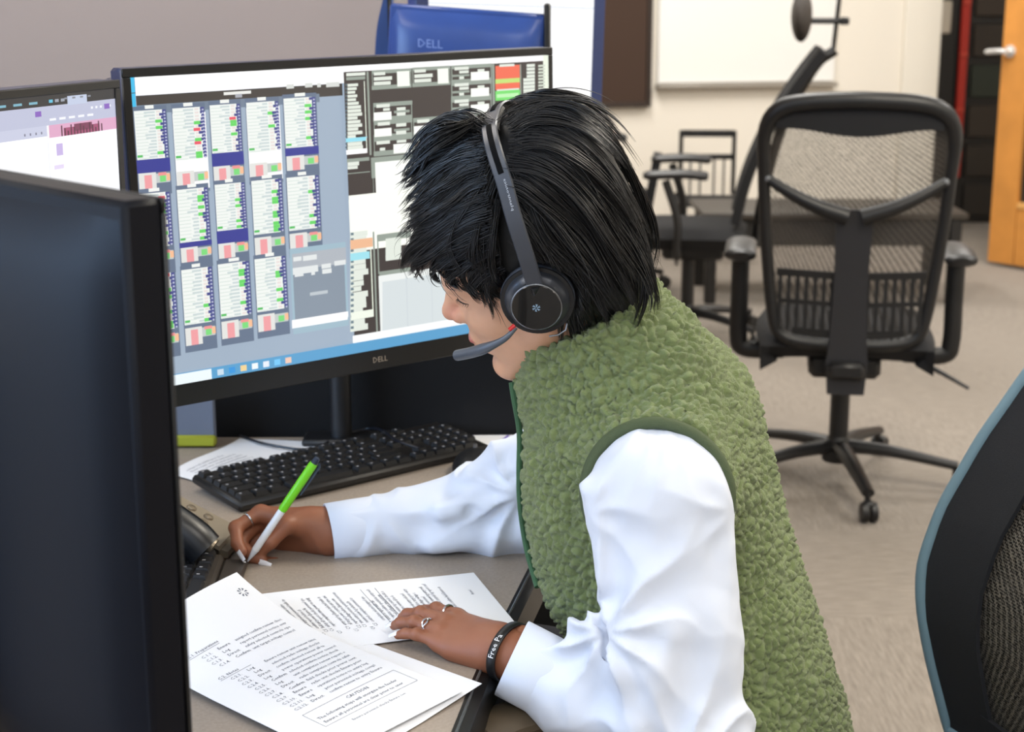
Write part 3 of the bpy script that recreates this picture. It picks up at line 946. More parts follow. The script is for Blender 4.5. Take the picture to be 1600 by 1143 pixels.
def keyboard(name, label, c, xdir, length, mbody, mkey, mdot, tilt=.06, pad=True, rest=0):
    """c centre on the desk, xdir along the long side"""
    x = nrm(xdir); y = np.cross((0, 0, 1), x)
    y = nrm(y * math.cos(tilt) + np.array([0, 0, 1]) * math.sin(tilt)); z = np.cross(x, y)
    R = np.array([x, y, z])
    units = 22.6 if pad else 15.3
    p = length / units; dep = p * 6.9
    k = thing(name, label, 'keyboard', c)
    top = np.asarray(c) + np.array([0, 0, .0185])
    G().box(top - z * .006, (length, dep, .014), R, bev=.004).mk('case', mbody, k)
    if rest: G().box(top - y * (dep / 2 + rest / 2) - z * .009, (length, rest, .008), R, bev=.003).mk('palm_rest', mbody, k)
    meshes = {}
    legend = G()
    y0 = dep / 2 - p * .75
    def put(ux, row, w):
        if w < .95: return
        q = round(w, 2)
        if q not in meshes: meshes[q] = key_mesh(p * w * .88 + p * .0, p * .86, .006, mkey)
        o = bpy.data.objects.new('key', meshes[q]); COL.objects.link(o); o.parent = k
        pos = top + x * (-length / 2 + (ux + w / 2) * p) + y * (y0 - row * p - (p * .2 if row else 0)) + z * .001
        o.matrix_parent_inverse = Matrix.Translation(-k.location)
        o.matrix_basis = Matrix.Translation(pos) @ Matrix(R.T.tolist()).to_4x4()
        t = pos + z * .0064 - x * (p * w * .28) + y * p * .2
        if w < 3: legend.add([t, t + x * .0035, t + x * .0035 - y * .004, t - y * .004], [(3, 2, 1, 0)])
    for r, row in enumerate(ROWS):
        u = .3
        for w in row:
            put(u, r, w); u += w
        if pad:
            u = 15.6
            if r in (0, 1, 2): [put(u + i, r, 1) for i in range(3)]
            if r == 4: put(u + 1, r, 1)
            if r == 5: [put(u + i, r, 1) for i in range(3)]
            if r >= 1: [put(18.4 + i, r, 1) for i in range(4 if r < 5 else 3)]
    legend.mk('legend', mdot, k, smooth=False)['kind'] = 'stuff'
    return k


M_KB = mat('keyboard_case', (24, 22, 21), .45)
M_KEY = mat('keycap', (20, 20, 22), .5)
M_LEG = mat('key_legend', (150, 150, 155), .6)
ka, kb = on(352, 792, DZ), on(742, 700, DZ)
kx = nrm(kb - ka); ky = np.cross((0, 0, 1), kx)
kc = (ka + kb) / 2 + ky * .028
keyboard('keyboard', 'black full size keyboard below the large monitor', kc, kx, .445, M_KB, M_KEY, M_LEG, .07)
ka, kb = on(312, 985, DZ), on(352, 878, DZ)
kx = nrm(kb - ka); 
kx2 = nrm(kb - ka); ky2 = np.cross((0, 0, 1), kx2)
M_KB2 = mat('keyboard_case_grey', (66, 60, 54), .4)
kc2 = kb - kx2 * .158 + ky2 * .064
keyboard('keyboard', 'small black keyboard with lit key edges next to the desk phone', kc2, kx2, .29, M_KB2, mat('keycap2', (38, 38, 40), .4), M_LEG, .05, pad=False, rest=.03)

# ---- desk phone
pc = on(345, 870, DZ)
ph = thing('desk_phone', 'silver and black desk phone beside the pen hand', 'telephone', pc)
px_ = nrm(on(372, 838, DZ) - on(330, 884, DZ)); py_ = np.cross((0, 0, 1), px_)     # px_ along the front edge, py_ up the slope
f0 = on(334, 884, DZ)
def pp(a, b, z): return f0 + px_ * a + py_ * b + np.array([0, 0, z])
sl = lambda b: .016 + b * .52
M_SIL = mat('phone_silver', (150, 138, 120), .32, .55)
M_SILD = mat('phone_taupe', (146, 136, 120), .45, .2)
wph = .085
g = G()
g.prism([pp(-.085, 0, .002), pp(-.085, 0, sl(0)), pp(-.085, .2, sl(.2)), pp(-.085, .2, .002)], px_ * (.085 + wph)); g.mk('body', M_BLACK, ph, smooth=False)
g = G(); g.prism([pp(.012, -.004, sl(0)), pp(.012, -.004, sl(0) + .006), pp(.012, .19, sl(.19) + .006), pp(.012, .19, sl(.19))], px_ * (wph - .01)); g.mk('keypad_plate', M_SILD, ph, smooth=False)
g = G(); g.tube(bez([pp(-.002, -.002, sl(0) + .010), pp(-.002, .05, sl(.05) + .018), pp(-.002, .12, sl(.12) + .022), pp(-.002, .2, sl(.2) + .016)], 6), .013, 12, flat=.8); g.mk('handset_rim', M_SIL, ph)
hs = G(); hs.tube(bez([pp(-.040, -.004, sl(0) + .02), pp(-.040, .02, sl(.02) + .032), pp(-.040, .10, sl(.1) + .04), pp(-.040, .18, sl(.18) + .036), pp(-.040, .205, sl(.2) + .022)], 6), .024, 14); hs.mk('handset', mat('handset_black', (14, 15, 18), .35), ph)
for r in range(7):
    for c_ in range(3):
        b = .03 + r * .022; a = .03 + c_ * .02
        G().lathe(pp(a, b, sl(b) + .0055), nrm(np.cross(px_, py_ + np.array([0, 0, .52]))), [(.0068, 0), (.0068, .003), (.0055, .0048), (.002, .0055)], 12).mk('button', M_SIL, ph)
G().prism([pp(.02, -.012, .004), pp(.02, -.012, .012), pp(.02, 0, .016), pp(.02, 0, .004)], px_ * (wph - .02)).mk('front_lip', M_SIL, ph, smooth=False)

# ---- cables
def cable(label, pts, r=.0022):
    o = G().tube(bez(pts, 8), r, 8).mk('cable', mat('cable_black', (20, 22, 30), .4), None)
    tag(o, label, 'cable')
cable('thin black cable draped across the loose page behind the keyboard', [on(375, 686, DZ) + (0, 0, .006), on(420, 700, DZ) + (0, 0, .006), on(485, 707, DZ) + (0, 0, .006), on(530, 693, DZ) + (0, 0, .012), on(575, 688, DZ) + (0, 0, .02), on(600, 700, DZ) + (0, 0, .028), on(620, 720, DZ) + (0, 0, .033), on(655, 730, DZ) + (0, 0, .03)])
cable('short black cord running from the phone to the keyboard', [on(312, 757, DZ) + (0, 0, .005), on(340, 762, DZ) + (0, 0, .005), on(368, 772, DZ) + (0, 0, .005), on(385, 782, DZ) + (0, 0, .012)])
# ---- mouse
mp_ = on(742, 738, DZ)
ms = thing('computer_mouse', 'black computer mouse behind the white sleeve', 'mouse', mp_)
V_, Q_ = sdf_mesh([ell(mp_ + (0, 0, .008), (.034, .055, .026)), plane(mp_ + (0, 0, .001), (0, 0, -1), .003)], mp_ - .08, mp_ + .08, .004, 1)
fast_mesh('shell', V_, Q_, M_BLACK, ms)
G().lathe(mp_ + (0, .03, .029), (1, 0, 0), [(.007, -.003), (.008, 0), (.007, .003)], 14).mk('wheel', mat('wheel', (60, 60, 62), .5), ms)


# ---- papers
M_PAPER = mat('paper_white', (238, 238, 240), .8)
M_INK = mat('ink', (92, 96, 112), .8)
M_INKB = mat('ink_bold', (62, 66, 82), .8)
WORDS = 'Ensure personnel assigned log time review prior to operations field unit confirm target voltage selected power controls safety notice report before entry completes checks all radio'.split()


class Page:
    def __init__(s, name, label, corners, lift):
        """corners: four desk points TL,TR,BR,BL of the page as it is read; lift(a,b)-> height"""
        s.c = [np.asarray(p, float) for p in corners]; s.lift = lift
        s.root = thing(name, label, 'paper', sum(s.c) / 4, 'loose printed pages')
        s.w = np.linalg.norm(s.c[1] - s.c[0]); s.h = np.linalg.norm(s.c[3] - s.c[0])
        G().grid(lambda a, b: s.p(a, b), 26, 26, .0004).mk('sheet', M_PAPER, s.root)
        s.gt = G(); s.gb = G()

    def p(s, a, b, z=0.):
        A, B, C, D = s.c
        q = A * (1 - a) * (1 - b) + B * a * (1 - b) + C * a * b + D * (1 - a) * b
        return q + np.array([0, 0, s.lift(a, b) + z])

    def text(s, a, b, txt, size, bold=False):
        txt = txt[:max(2, int((.95 - a) * s.w / (.46 * size)))]
        v, f = text_geo(txt, size)
        P = [s.p(a + x / s.w, b - y / s.h, .0007) for x, y in v]
        (s.gb if bold else s.gt).add(P, f)

    def line(s, a0, b0, a1, b1, t=.0005):
        n = 12
        ta, tb = (0, t / s.h) if abs(a1 - a0) > abs(b1 - b0) else (t / s.w, 0)
        for i in range(n):
            k, l = i / n, (i + 1) / n
            x0, y0, x1, y1 = a0 + (a1 - a0) * k, b0 + (b1 - b0) * k, a0 + (a1 - a0) * l, b0 + (b1 - b0) * l
            s.gt.add([s.p(x0, y0, .0007), s.p(x1, y1, .0007), s.p(x1 + ta, y1 + tb, .0007), s.p(x0 + ta, y0 + tb, .0007)], [(0, 1, 2, 3)])

    def done(s):
        if s.gt.v: s.gt.mk('print', M_INK, s.root, smooth=False)['kind'] = 'stuff'
        if s.gb.v: s.gb.mk('bold_print', M_INKB, s.root, smooth=False)['kind'] = 'stuff'


def words(r, n):
    out = ''
    while len(out) < n: out += r.choice(WORDS) + ' '
    return out[:n].strip()


rp_ = random.Random(2)
# front page (text reads up to the right); left edge hidden by the near monitor
A_, B_, C_, D_ = on(356, 950, DZ), on(718, 1090, DZ), on(590, 1196, DZ), on(215, 1042, DZ)
# page is read with its top at the upper-left; lines run towards the upper right
def liftA(a, b): return .006 + .030 * max(0, 1 - a * 2.2) ** 2 * (1 - b * .3) + .004 * math.sin(3 * b + 2 * a)
A_, B_, C_, D_ = on(190, 1033, DZ), on(372, 945, DZ), on(722, 1090, DZ), on(520, 1195, DZ)
def liftA(a, b): return .004 + .034 * max(0, 1 - b * 2.0) ** 2 * (.35 + .65 * a) + .006 * (1 - b) * math.sin(math.pi * a) + .003
pg = Page('printed_page', 'front printed page with a boxed caution note, in front of the left hand', (A_, B_, C_, D_), liftA)
sz = .0066
rows = [(.235, .30, 'C.1. Preparations', 1), (.27, .34, None, 0), (.295, .34, None, 0), (.32, .34, None, 0), (.345, .36, None, 0), (.40, .28, 'C.2. Notes', 1)] + [(.43 + i * .0265, .31 + .012 * (i % 3 == 1), None, 0) for i in range(12)]
i = 0
for (b, a, t, bold) in rows:
    if t: pg.text(a - .12, b, t, sz, True); pg.line(a - .12, b + .006, a + .12, b + .006); continue
    i += 1
    pg.text(a - .1, b, 'C.%d.%d.' % (1 if i < 5 else 2, i if i < 5 else i - 4), sz)
    n = rp_.randint(44, 66)
    pg.text(a + .03, b, rp_.choice(['Ensure', 'Log', 'Direct', 'Confirm']), sz, True)
    pg.text(a + .17, b, words(rp_, min(n, 48)), sz * .96)
b0 = .755
for q in ((.2, b0, .93, b0), (.2, b0 + .10, .93, b0 + .10), (.2, b0, .2, b0 + .10), (.93, b0, .93, b0 + .10)): pg.line(*q)
pg.text(.50, b0 + .03, 'CAUTION', sz * 1.1, True)
pg.text(.23, b0 + .058, 'The following steps will energize the feeder in the substation.', sz, True)
pg.text(.23, b0 + .085, 'Ensure all personnel are clear prior to energization.', sz, True)
pg.text(.35, b0 + .135, words(rp_, 34), sz * .8)
for k in range(8):
    t = math.pi * 2 * k / 8
    ca, cb = .90, .085
    q = [(ca + .010 * math.cos(t), cb + .007 * math.sin(t)), (ca + .034 * math.cos(t - .2), cb + .022 * math.sin(t - .2)), (ca + .034 * math.cos(t + .2), cb + .022 * math.sin(t + .2))]
    pg.gt.add([pg.p(x, y, .0007) for x, y in q], [(0, 1, 2)])
pg.done()
# sheet under it, showing at the right corner
Au, Bu, Cu, Du = on(330, 1030, DZ), on(560, 1000, DZ), on(753, 1074, DZ), on(560, 1190, DZ)
def liftU(a, b): return .0015 + .006 * max(0, (a - .5)) * b
pu = Page('printed_page', 'blank lower page sticking out to the right under the boxed caution page', (Au, Bu, Cu, Du), liftU); pu.done()
# back page (text runs away from the viewer)
Ab, Bb, Cb, Db = on(362, 938, DZ), on(740, 897, DZ), on(808, 979, DZ), on(455, 1026, DZ)
# as read: top edge = left end of the sheet
def liftB(a, b): return .0022 + .012 * max(0, 1 - a * 5) ** 2 + .006 * b * b * (1 - a)
pb = Page('printed_page', 'back printed page lying under the fingers of the left hand', (Db, Ab, Bb, Cb), lambda a, b: .0022 + .010 * max(0, a - .75) ** 1.5 * (1 + math.sin(b * 5)))
szb = .0062
y = .16; i = 0
while y < .84:
    i += 1
    blank = i % 7 == 0
    if not blank:
        pb.text(.22 + (.05 if i % 3 else 0), y, 'C.%d' % (i % 9 + 1), szb)
        pb.text(.34, y, words(rp_, rp_.randint(24, 46)), szb, i % 2 == 0)
    y += .0235
pb.line(.2, .5, .9, .5); pb.line(.2, .56, .9, .56)
pb.text(.45, .09, 'Page', szb * .8); pb.text(.6, .93, 'Revised', szb * .8)
pb.done()
# loose page behind the keyboard and the one at the right of it
Al, Bl, Cl, Dl = on(262, 738, DZ), on(378, 686, DZ), on(600, 690, DZ), on(372, 770, DZ)
pl_ = Page('printed_page', 'loose page with faint print lying behind the keyboard', (on(262, 742, DZ), on(375, 687, DZ), on(590, 697, DZ), on(372, 772, DZ)), lambda a, b: .003 + .002 * math.sin(6 * a))
for k in range(12): pl_.text(.1, .16 + k * .06, words(rp_, 34), .007)
pl_.done()
pr_ = Page('printed_page', 'page with a purple stripe between the keyboard and the white sleeve', (on(700, 690, DZ), on(715, 682, DZ), on(830, 681, DZ), on(815, 706, DZ)), lambda a, b: .002)
pr_.done()
g = G()
for b in (.12, .62): g.add([pr_.p(.05, b, .001), pr_.p(.95, b + .06, .001), pr_.p(.95, b + .10, .001), pr_.p(.05, b + .04, .001)], [(0, 1, 2, 3)])
g.mk('stripe', mat('purple_ink', (120, 92, 190), .7), pr_.root, smooth=False)

# ================================================================== CHAIRS
M_CH = mat('chair_black', (20, 20, 22), .42)
M_CHF = mat('chair_fabric', (22, 22, 25), .9, bump=(700, .3))
M_NET = weave_mat('chair_net', (74, 68, 62), 420, .50)
M_PAD = mat('arm_pad', (34, 33, 34), .45)


def chair_base(root, T, seat_h, ang0, rad=.34, lever=True):
    g = G(T); g.lathe((0, 0, .07), (0, 0, 1), [(.045, 0), (.05, .03), (.036, .06), (.028, .075)], 20); g.mk('hub', M_CH, root)
    g = G(T); g.cyl((0, 0, .12), (0, 0, seat_h - .1), .028, .028, 18); g.mk('gas_column', M_CH, root)
    for k in range(5):
        a = math.radians(ang0 + 72 * k); d = np.array([math.cos(a), math.sin(a), 0]); sd = np.array([-d[1], d[0], 0])
        g = G(T); p = [d * .02 + (0, 0, .115), d * .15 + (0, 0, .108), d * rad + (0, 0, .078)]
        g.tube(bez(p, 5), np.linspace(.03, .018, 11), 10, flat=.75); lg = g.mk('leg', M_CH, root)
        c = d * (rad - .005)
        g = G(T); g.cyl(c + (0, 0, .05), c + (0, 0, .085), .008, None, 10)
        g.box(c + d * .015 + (0, 0, .05), (.03, .034, .018), np.array([d, sd, (0, 0, 1)]), bev=.006); g.mk('caster_fork', M_CH, lg)
        for sg in (-1, 1):
            g = G(T); g.lathe(c + d * .018 + sd * sg * .013 + (0, 0, .0285), sd, [(.015, -.009), (.027, -.008), (.0285, 0), (.027, .008), (.015, .009)], 20); g.mk('wheel', M_CH, lg)


def arm(root, T, sx, w=.30, top=.68, y0=-.02, tilt=0.):
    g = G(T); g.tube(bez([(sx * .17, y0, .40), (sx * (w - .02), y0, .40), (sx * w, y0, .44), (sx * w, y0, .55), (sx * w, y0 + tilt, top - .02)], 6), .017, 10, flat=1.5); a = g.mk('arm_post', M_CH, root)
    g = G(T); g.tube(bez([(sx * w, y0 - .12, top), (sx * w, y0 - .02, top + .008), (sx * w, y0 + .14, top)], 8), [.028] + [.045] * 15 + [.028], 14, flat=.42, up=(0, 0, 1)); g.mk('arm_pad', M_PAD, root)


def frame_T(pos, yaw):
    c, s = math.cos(yaw), math.sin(yaw)
    return (np.array([[c, -s, 0], [s, c, 0], [0, 0, 1.]]), np.asarray(pos, float))


def mesh_chair(label, pos, yaw, ang0):
    """task chair with a net back, seen from behind"""
    T = frame_T(pos, yaw)
    r = thing('office_chair', label, 'chair', pos)
    chair_base(r, T, .48, ang0)
    g = G(T)
    def seat(a, b):
        x = (a - .5) * 2; y = (b - .5) * 2
        e = (1 - abs(x) ** 4) * (1 - abs(y) ** 4)
        return (x * .25 * (1 - .06 * y * y), y * .24 + .02, .455 + .05 * max(0, e) ** .35 - .02 * max(0, y - .6))
    g.grid(seat, 20, 20, .07); g.mk('seat', M_CHF, r)
    g = G(T); g.box((0, -.02, .385), (.2, .26, .07), bev=.015); g.box((0, -.17, .40), (.1, .2, .05), bev=.012); g.mk('mechanism', M_CH, r)
    # back frame: rounded trapezoid loop, bowed
    def bk(x, z):            # depth of the back surface
        t = (z - .52) / .62
        return -.215 - .05 * (t - .25) ** 2 * 1.2 - .05 * t - .0 + .35 * x * x * .35
    pts = []
    for (x, z) in [(0, 1.135), (.14, 1.128), (.212, 1.105), (.245, 1.045), (.243, .93), (.235, .80), (.222, .67), (.207, .555), (.185, .49), (.12, .468), (0, .464)]:
        pts.append((x, bk(x, z), z))
    loop = pts + [(-x, y, z) for x, y, z in pts[-2:0:-1]]
    lp = bez(loop + [loop[0]], 4)[:-1]
    rr = np.array([.017 + .007 * max(0, min(1, (p[2] - 1.0) / .1)) for p in lp])
    g = G(T); g.tube(lp, rr, 12, closed=True); g.mk('back_frame', M_CH, r)
    # padded upper rim
    g = G(T); g.grid(lambda a, b: ((a - .5) * .43, bk((a - .5) * .43, 1.1) + .004, 1.115 - .012 * (abs(a - .5) * 2) ** 2 - b * (.045 + .03 * math.cos((a - .5) * math.pi) ** 2)), 24, 4, .012); g.mk('top_rim', M_CHF, r)
    # net
    def half(z):
        zs = [p[2] for p in pts][::-1]; xs = [p[0] for p in pts][::-1]
        return float(np.interp(z, zs, xs)) if z < 1.13 else .1
    def net(a, b):
        z = .475 + b * .645; h = half(z) * .985; x = (a - .5) * 2 * h
        return (x, bk(x, z), z)
    g = G(T); g.grid(net, 16, 24); g.mk('back_net', M_NET, r)
    # Y-shaped spine
    off = -.028
    P = lambda x, z, o=off: np.array([x, bk(x, z) + o, z])
    sp = thing  # noqa
    g = G(T)
    prof = [(.050, .845), (.048, .78), (.045, .66), (.047, .55), (.052, .46), (.056, .42), (.05, .33)]
    A = [P(-x, max(z, .46)) + (0, -.0, min(0, z - .46)) for x, z in prof]; B = [P(x, max(z, .46)) + (0, 0, min(0, z - .46)) for x, z in prof]
    n = len(prof)
    V = A + B + [p + (0, .022, 0) for p in A] + [p + (0, .022, 0) for p in B]
    F = []
    for i in range(n - 1):
        F += [(i, i + 1, n + i + 1, n + i), (2 * n + i, 3 * n + i, 3 * n + i + 1, 2 * n + i + 1), (i, 2 * n + i, 2 * n + i + 1, i + 1), (n + i, n + i + 1, 3 * n + i + 1, 3 * n + i)]
    F += [(0, n, 3 * n, 2 * n), (n - 1, 3 * n - 1, 4 * n - 1, 2 * n - 1)]
    g.add(V, F); g.mk('spine', mat('spine_grey', (34, 34, 38), .5), r, smooth=False)
    for sx in (-1, 1):
        g = G(T); g.tube(bez([P(sx * .02, .825), P(sx * .10, .852), P(sx * .17, .885, -.02), P(sx * .238, .925, -.004)], 5), np.linspace(.024, .013, 16), 10, flat=1.0); g.mk('spine_arm', M_CH, r)
        g = G(T); g.lathe(P(sx * .232, .922, -.012), (0, -1, 0), [(.008, 0), (.008, .005), (.004, .007)], 14); g.mk('bolt', mat('bolt_grey', (120, 122, 126), .35, .6), r)
    # lumbar tray with two rows of slots
    g = G(T)
    zs0, zs1 = .485, .655
    def lum(x, z): return P(x, z, -.014)
    for z0, z1 in ((zs0, .505), (.572, .585), (.648, .668)):
        g.grid(lambda a, b: lum((a - .5) * 2 * (half(z0) - .02), z0 + (z1 - z0) * b + .018 * abs(a - .5)), 14, 1, .006)
    for k in range(-8, 9):
        if abs(k) < 2: continue
        x = k * .0235
        g.box(lum(x, .578) + (0, .003, .008), (.011, .006, .16))
    g.mk('lumbar_grille', M_CH, r, smooth=False)
    for sx in (-1, 1): arm(r, T, sx, .30, .69, -.02, .0)
    g = G(T); g.tube(bez([(.08, .05, .375), (.2, .04, .37), (.27, .02, .345), (.36, .0, .30)], 5), np.linspace(.012, .005, 16), 8); g.mk('lever', M_CH, r)
    g = G(T); g.tube([(.1, -.06, .40), (.2, -.07, .395), (.225, -.07, .395)], [.007, .007, .013], 8); g.mk('tilt_knob', M_CH, r)
    return r


mesh_chair('empty black office chair with net back and Y-shaped spine behind the person', (.955, 4.50, 0), math.radians(-9), -78)


# ---- reclined chair with headrest, seen from the side behind it
def headrest_chair(label, pos, yaw):
    T = frame_T(pos, yaw); T = (T[0] * .965, T[1])                     # forward = +y
    r = thing('office_chair', label, 'chair', pos)
    chair_base(r, T, .48, 20)
    g = G(T); g.grid(lambda a, b: ((a - .5) * .5, (b - .5) * .48, .46 + .045 * max(0, (1 - abs(2 * a - 1) ** 4) * (1 - abs(2 * b - 1) ** 4)) ** .4), 14, 14, .07); g.mk('seat', M_CHF, r)
    g = G(T); g.box((0, -.02, .385), (.2, .26, .07), bev=.015); g.mk('mechanism', M_CH, r)
    def back(a, b):
        x = (a - .5) * .46; z = .52 + .68 * b
        return (x, -.22 - .10 * b - .22 * b * b + .25 * x * x, z)
    g = G(T); g.grid(back, 12, 16, .035); g.mk('backrest', M_CHF, r)
    g = G(T); g.tube(bez([(0, -.28, .40), (0, -.3, .6), (0, -.37, .9), (0, -.49, 1.14), (0, -.57, 1.21)], 5), .022, 10, flat=1.3); g.mk('spine', M_CH, r)
    g = G(T); g.tube([(0, -.56, 1.19), (0, -.58, 1.46)], .009, 8); g.tube([(0, -.47, 1.325), (0, -.62, 1.325)], .012, 8); g.box((0, -.60, 1.325), (.05, .04, .03), bev=.006); g.mk('headrest_bracket', M_CH, r)
    V, Q = sdf_mesh([ell((0, 0, 0), (.14, .042, .105)), ], (-.2, -.1, -.15), (.2, .1, .15), .008, 1)
    V = V + np.array([0, -.43, 1.345]) + np.array([0, 1, 0]) * (.6 * V[:, :1] ** 2)
    o = fast_mesh('headrest', V @ T[0].T + T[1], Q, mat('headrest_pad', (62, 56, 52), .7), r)
    for sx in (-1, 1): arm(r, T, sx, .30, .725, .04, .05)
    return r


headrest_chair('black chair with oval headrest and T-shaped armrests, leaning back behind the empty net chair', (.72, 6.45, 0), math.radians(82))


# ---- training chairs and table standing before the far wall
M_TB = mat('table_black', (26, 24, 23), .5)
tb = thing('table', 'low black table in front of the far wall behind the armrests', 'table', (1.45, 7.38, 0))
tz = .40
G().box((1.45, 7.38, tz), (1.2, .5, .03), bev=.006).mk('top', mat('table_top', (58, 52, 46), .45), tb)
G().box((1.45, 7.18, tz - .08), (1.15, .02, .12), bev=.004).mk('apron', M_TB, tb)
for xx in (.9, 2.0):
    for yy in (7.16, 7.6): G().box((xx, yy, .192), (.05, .05, .384), bev=.005).mk('leg', M_TB, tb)


def sled_chair(label, pos, yaw):
    T = frame_T(pos, yaw); T = (T[0] * .73, T[1])
    r = thing('visitor_chair', label, 'chair', pos)
    g = G(T); g.grid(lambda a, b: ((a - .5) * .46, (b - .5) * .44, .45 - .01 * math.sin(math.pi * b)), 8, 8, .03); g.mk('seat', M_CHF, r)
    W_ = .19
    # back: frame with an opening
    ys = lambda z: -.22 - .12 * (z - .45)
    for nm, (z0, z1) in (('top_rail', (.86, .91)), ('mid_rail', (.70, .74))):
        g = G(T); g.box((0, ys((z0 + z1) / 2), (z0 + z1) / 2), (W_ * 2, .022, z1 - z0), bev=.006); g.mk(nm, M_CH, r)
    for sx in (-1, 1):
        g = G(T); g.box((sx * W_, ys(.68), .68), (.03, .03, .46), bev=.006); g.mk('back_post', M_CH, r)
        for k in range(2):
            g = G(T); g.box((sx * (.05 + .07 * k), ys(.6), .58), (.014, .012, .26)); g.mk('slat', M_CH, r, smooth=False)
        g = G(T); g.tube(bez([(sx * .22, -.2, .47), (sx * .23, -.22, .25), (sx * .235, -.24, .012), ], 4), .011, 8); g.mk('leg', M_CH, r)
        g = G(T); g.tube(bez([(sx * .22, .2, .45), (sx * .23, .21, .25), (sx * .235, .22, .012), ], 4), .011, 8); g.mk('leg', M_CH, r)
    return r


sled_chair('small dark chair with open square back against the far wall', (1.02, 8.25, 0), math.radians(178))


def task_chair(label, pos, yaw, top):
    T = frame_T(pos, yaw)
    r = thing('task_chair', label, 'chair', pos)
    chair_base(r, T, .46, 10)
    g = G(T); g.grid(lambda a, b: ((a - .5) * .48, (b - .5) * .46, .46 + .04 * max(0, (1 - abs(2 * a - 1) ** 4) * (1 - abs(2 * b - 1) ** 4)) ** .4), 12, 12, .06); g.mk('seat', M_CHF, r)
    g = G(T); g.grid(lambda a, b: ((a - .5) * .44 * (1 - .15 * b), -.24 - .05 * b, .34 + .30 * b), 10, 10, .04); g.mk('backrest', M_CHF, r)
    for sx in (-1, 1): arm(r, T, sx, .27, top, 0.)
    return r


task_chair('far dark chair whose armrests peep out just right of the black hair', (.40, 7.4, 0), math.radians(84), .70)


# ---- the chair the person sits on
def person_chair():
    pos = np.array([.424, 1.72, 0]); yaw = math.radians(100)      # forward = -x
    r = thing('office_chair', 'near black office chair under the person, back panel at the right edge', 'chair', pos)
    T = frame_T(pos, yaw)
    chair_base(r, T, .44, 36)
    g = G(T)
    g.grid(lambda a, b: ((a - .5) * .5, (b - .5) * .48 - .0, .41 + .04 * max(0, (1 - abs(2 * a - 1) ** 4) * (1 - abs(2 * b - 1) ** 4)) ** .4), 14, 14, .07); g.mk('seat', M_CHF, r)
    g = G(T); g.box((0, -.02, .335), (.2, .26, .06), bev=.015); g.mk('mechanism', M_CH, r)
    g = G(T); g.tube(bez([(0, -.1, .33), (0, -.24, .36), (0, -.30, .5), (0, -.30, .66)], 5), .028, 10); g.mk('spine', M_CH, r)
    zs = np.array([.46, .55, .62, .68, .75, .85, .95, 1.06])
    ys = np.array([-.245, -.225, -.212, -.215, -.235, -.285, -.345, -.41])
    hw = np.array([.23, .255, .27, .28, .285, .28, .27, .24])
    def bp(x, z):
        t = np.interp(z, zs, hw)
        return np.array([x * t, np.interp(z, zs, ys) + .03 * x * x, z])
    zz = lambda b: .46 + .60 * b
    def region(a0, a1, b0, b1, o, th, m, nm, nu=14, nv=24):
        g = G(T); g.grid(lambda a, b: bp(a0 + (a1 - a0) * a, zz(b0 + (b1 - b0) * b)) + (0, o, 0), nu, nv, th); return g.mk(nm, m, r)
    mb = mat('chair_border_fabric', (27, 28, 33), .9, bump=(900, .35))
    region(-1, -.56, 0, 1, 0, .006, mb, 'border', 6); region(.56, 1, 0, 1, 0, .006, mb, 'border', 6)
    region(-.63, .63, .88, 1, .001, .006, mb, 'border', 12, 6); region(-.63, .63, 0, .1, .001, .006, mb, 'border', 12, 6)
    nm = weave_mat('seat_net', (120, 112, 102), 300, .5)
    region(-.72, .72, .04, .92, -.008, 0, nm, 'back_net', 20, 30)
    region(-.85, .85, .0, .97, -.03, .004, mat('chair_rear_shell', (16, 16, 18), .6), 'rear_shell')
    e = [bp(1, z) for z in np.linspace(.46, 1.03, 14)] + [bp(.7, 1.06), bp(0, 1.065), bp(-.7, 1.06)] + [bp(-1, z) for z in np.linspace(1.03, .46, 14)] + [bp(-.6, .455), bp(0, .45), bp(.6, .455)]
    g = G(T); g.tube(bez(e + [e[0]], 3)[:-1] + (0, .004, 0), .0095, 10, closed=True); g.mk('edge_trim', mat('trim_blue_grey', (112, 140, 154), .5), r)
    a0, a1, a2 = at(742, 1150, 1.56), at(800, 1124, 1.585), at(905, 1096, 1.62)
    g = G(); g.tube(bez([a0, a1, a2], 8), [.018] + [.03] * 15 + [.02], 14, flat=.55, up=(0, 0, 1)); g.mk('arm_pad', mat('arm_pad_taupe', (92, 78, 60), .6), r)
    g = G(); g.tube(bez([a2 * .6 + a1 * .4 + (0, 0, -.02), a2 * (1, 1, 0) + (-.02, .0, .5), np.array([.25, 1.60, .36]), np.array([.29, 1.74, .335])], 6), .016, 10); g.mk('arm_post', M_CH, r)
    return r


person_chair()

# ================================================================== THE PERSON
M_SKIN = None


def skin_mat():
    m = mat('skin', (176, 124, 98), .5, sss=.12, bump=(900, .06))
    nt = m.node_tree; b = nt.nodes['Principled BSDF']
    a = nt.nodes.new('ShaderNodeAttribute'); a.attribute_name = 'col'
    n = nt.nodes.new('ShaderNodeTexNoise'); n.inputs['Scale'].default_value = 60; n.inputs['Detail'].default_value = 4
    tc = nt.nodes.new('ShaderNodeTexCoord'); nt.links.new(tc.outputs['Object'], n.inputs['Vector'])
    mr = nt.nodes.new('ShaderNodeMapRange'); mr.inputs[3].default_value = .9; mr.inputs[4].default_value = 1.08
    nt.links.new(n.outputs['Fac'], mr.inputs[0])
    v = nt.nodes.new('ShaderNodeVectorMath'); v.operation = 'SCALE'
    nt.links.new(a.outputs['Color'], v.inputs[0]); nt.links.new(mr.outputs[0], v.inputs['Scale'])
    nt.links.new(v.outputs[0], b.inputs['Base Color'])
    return m


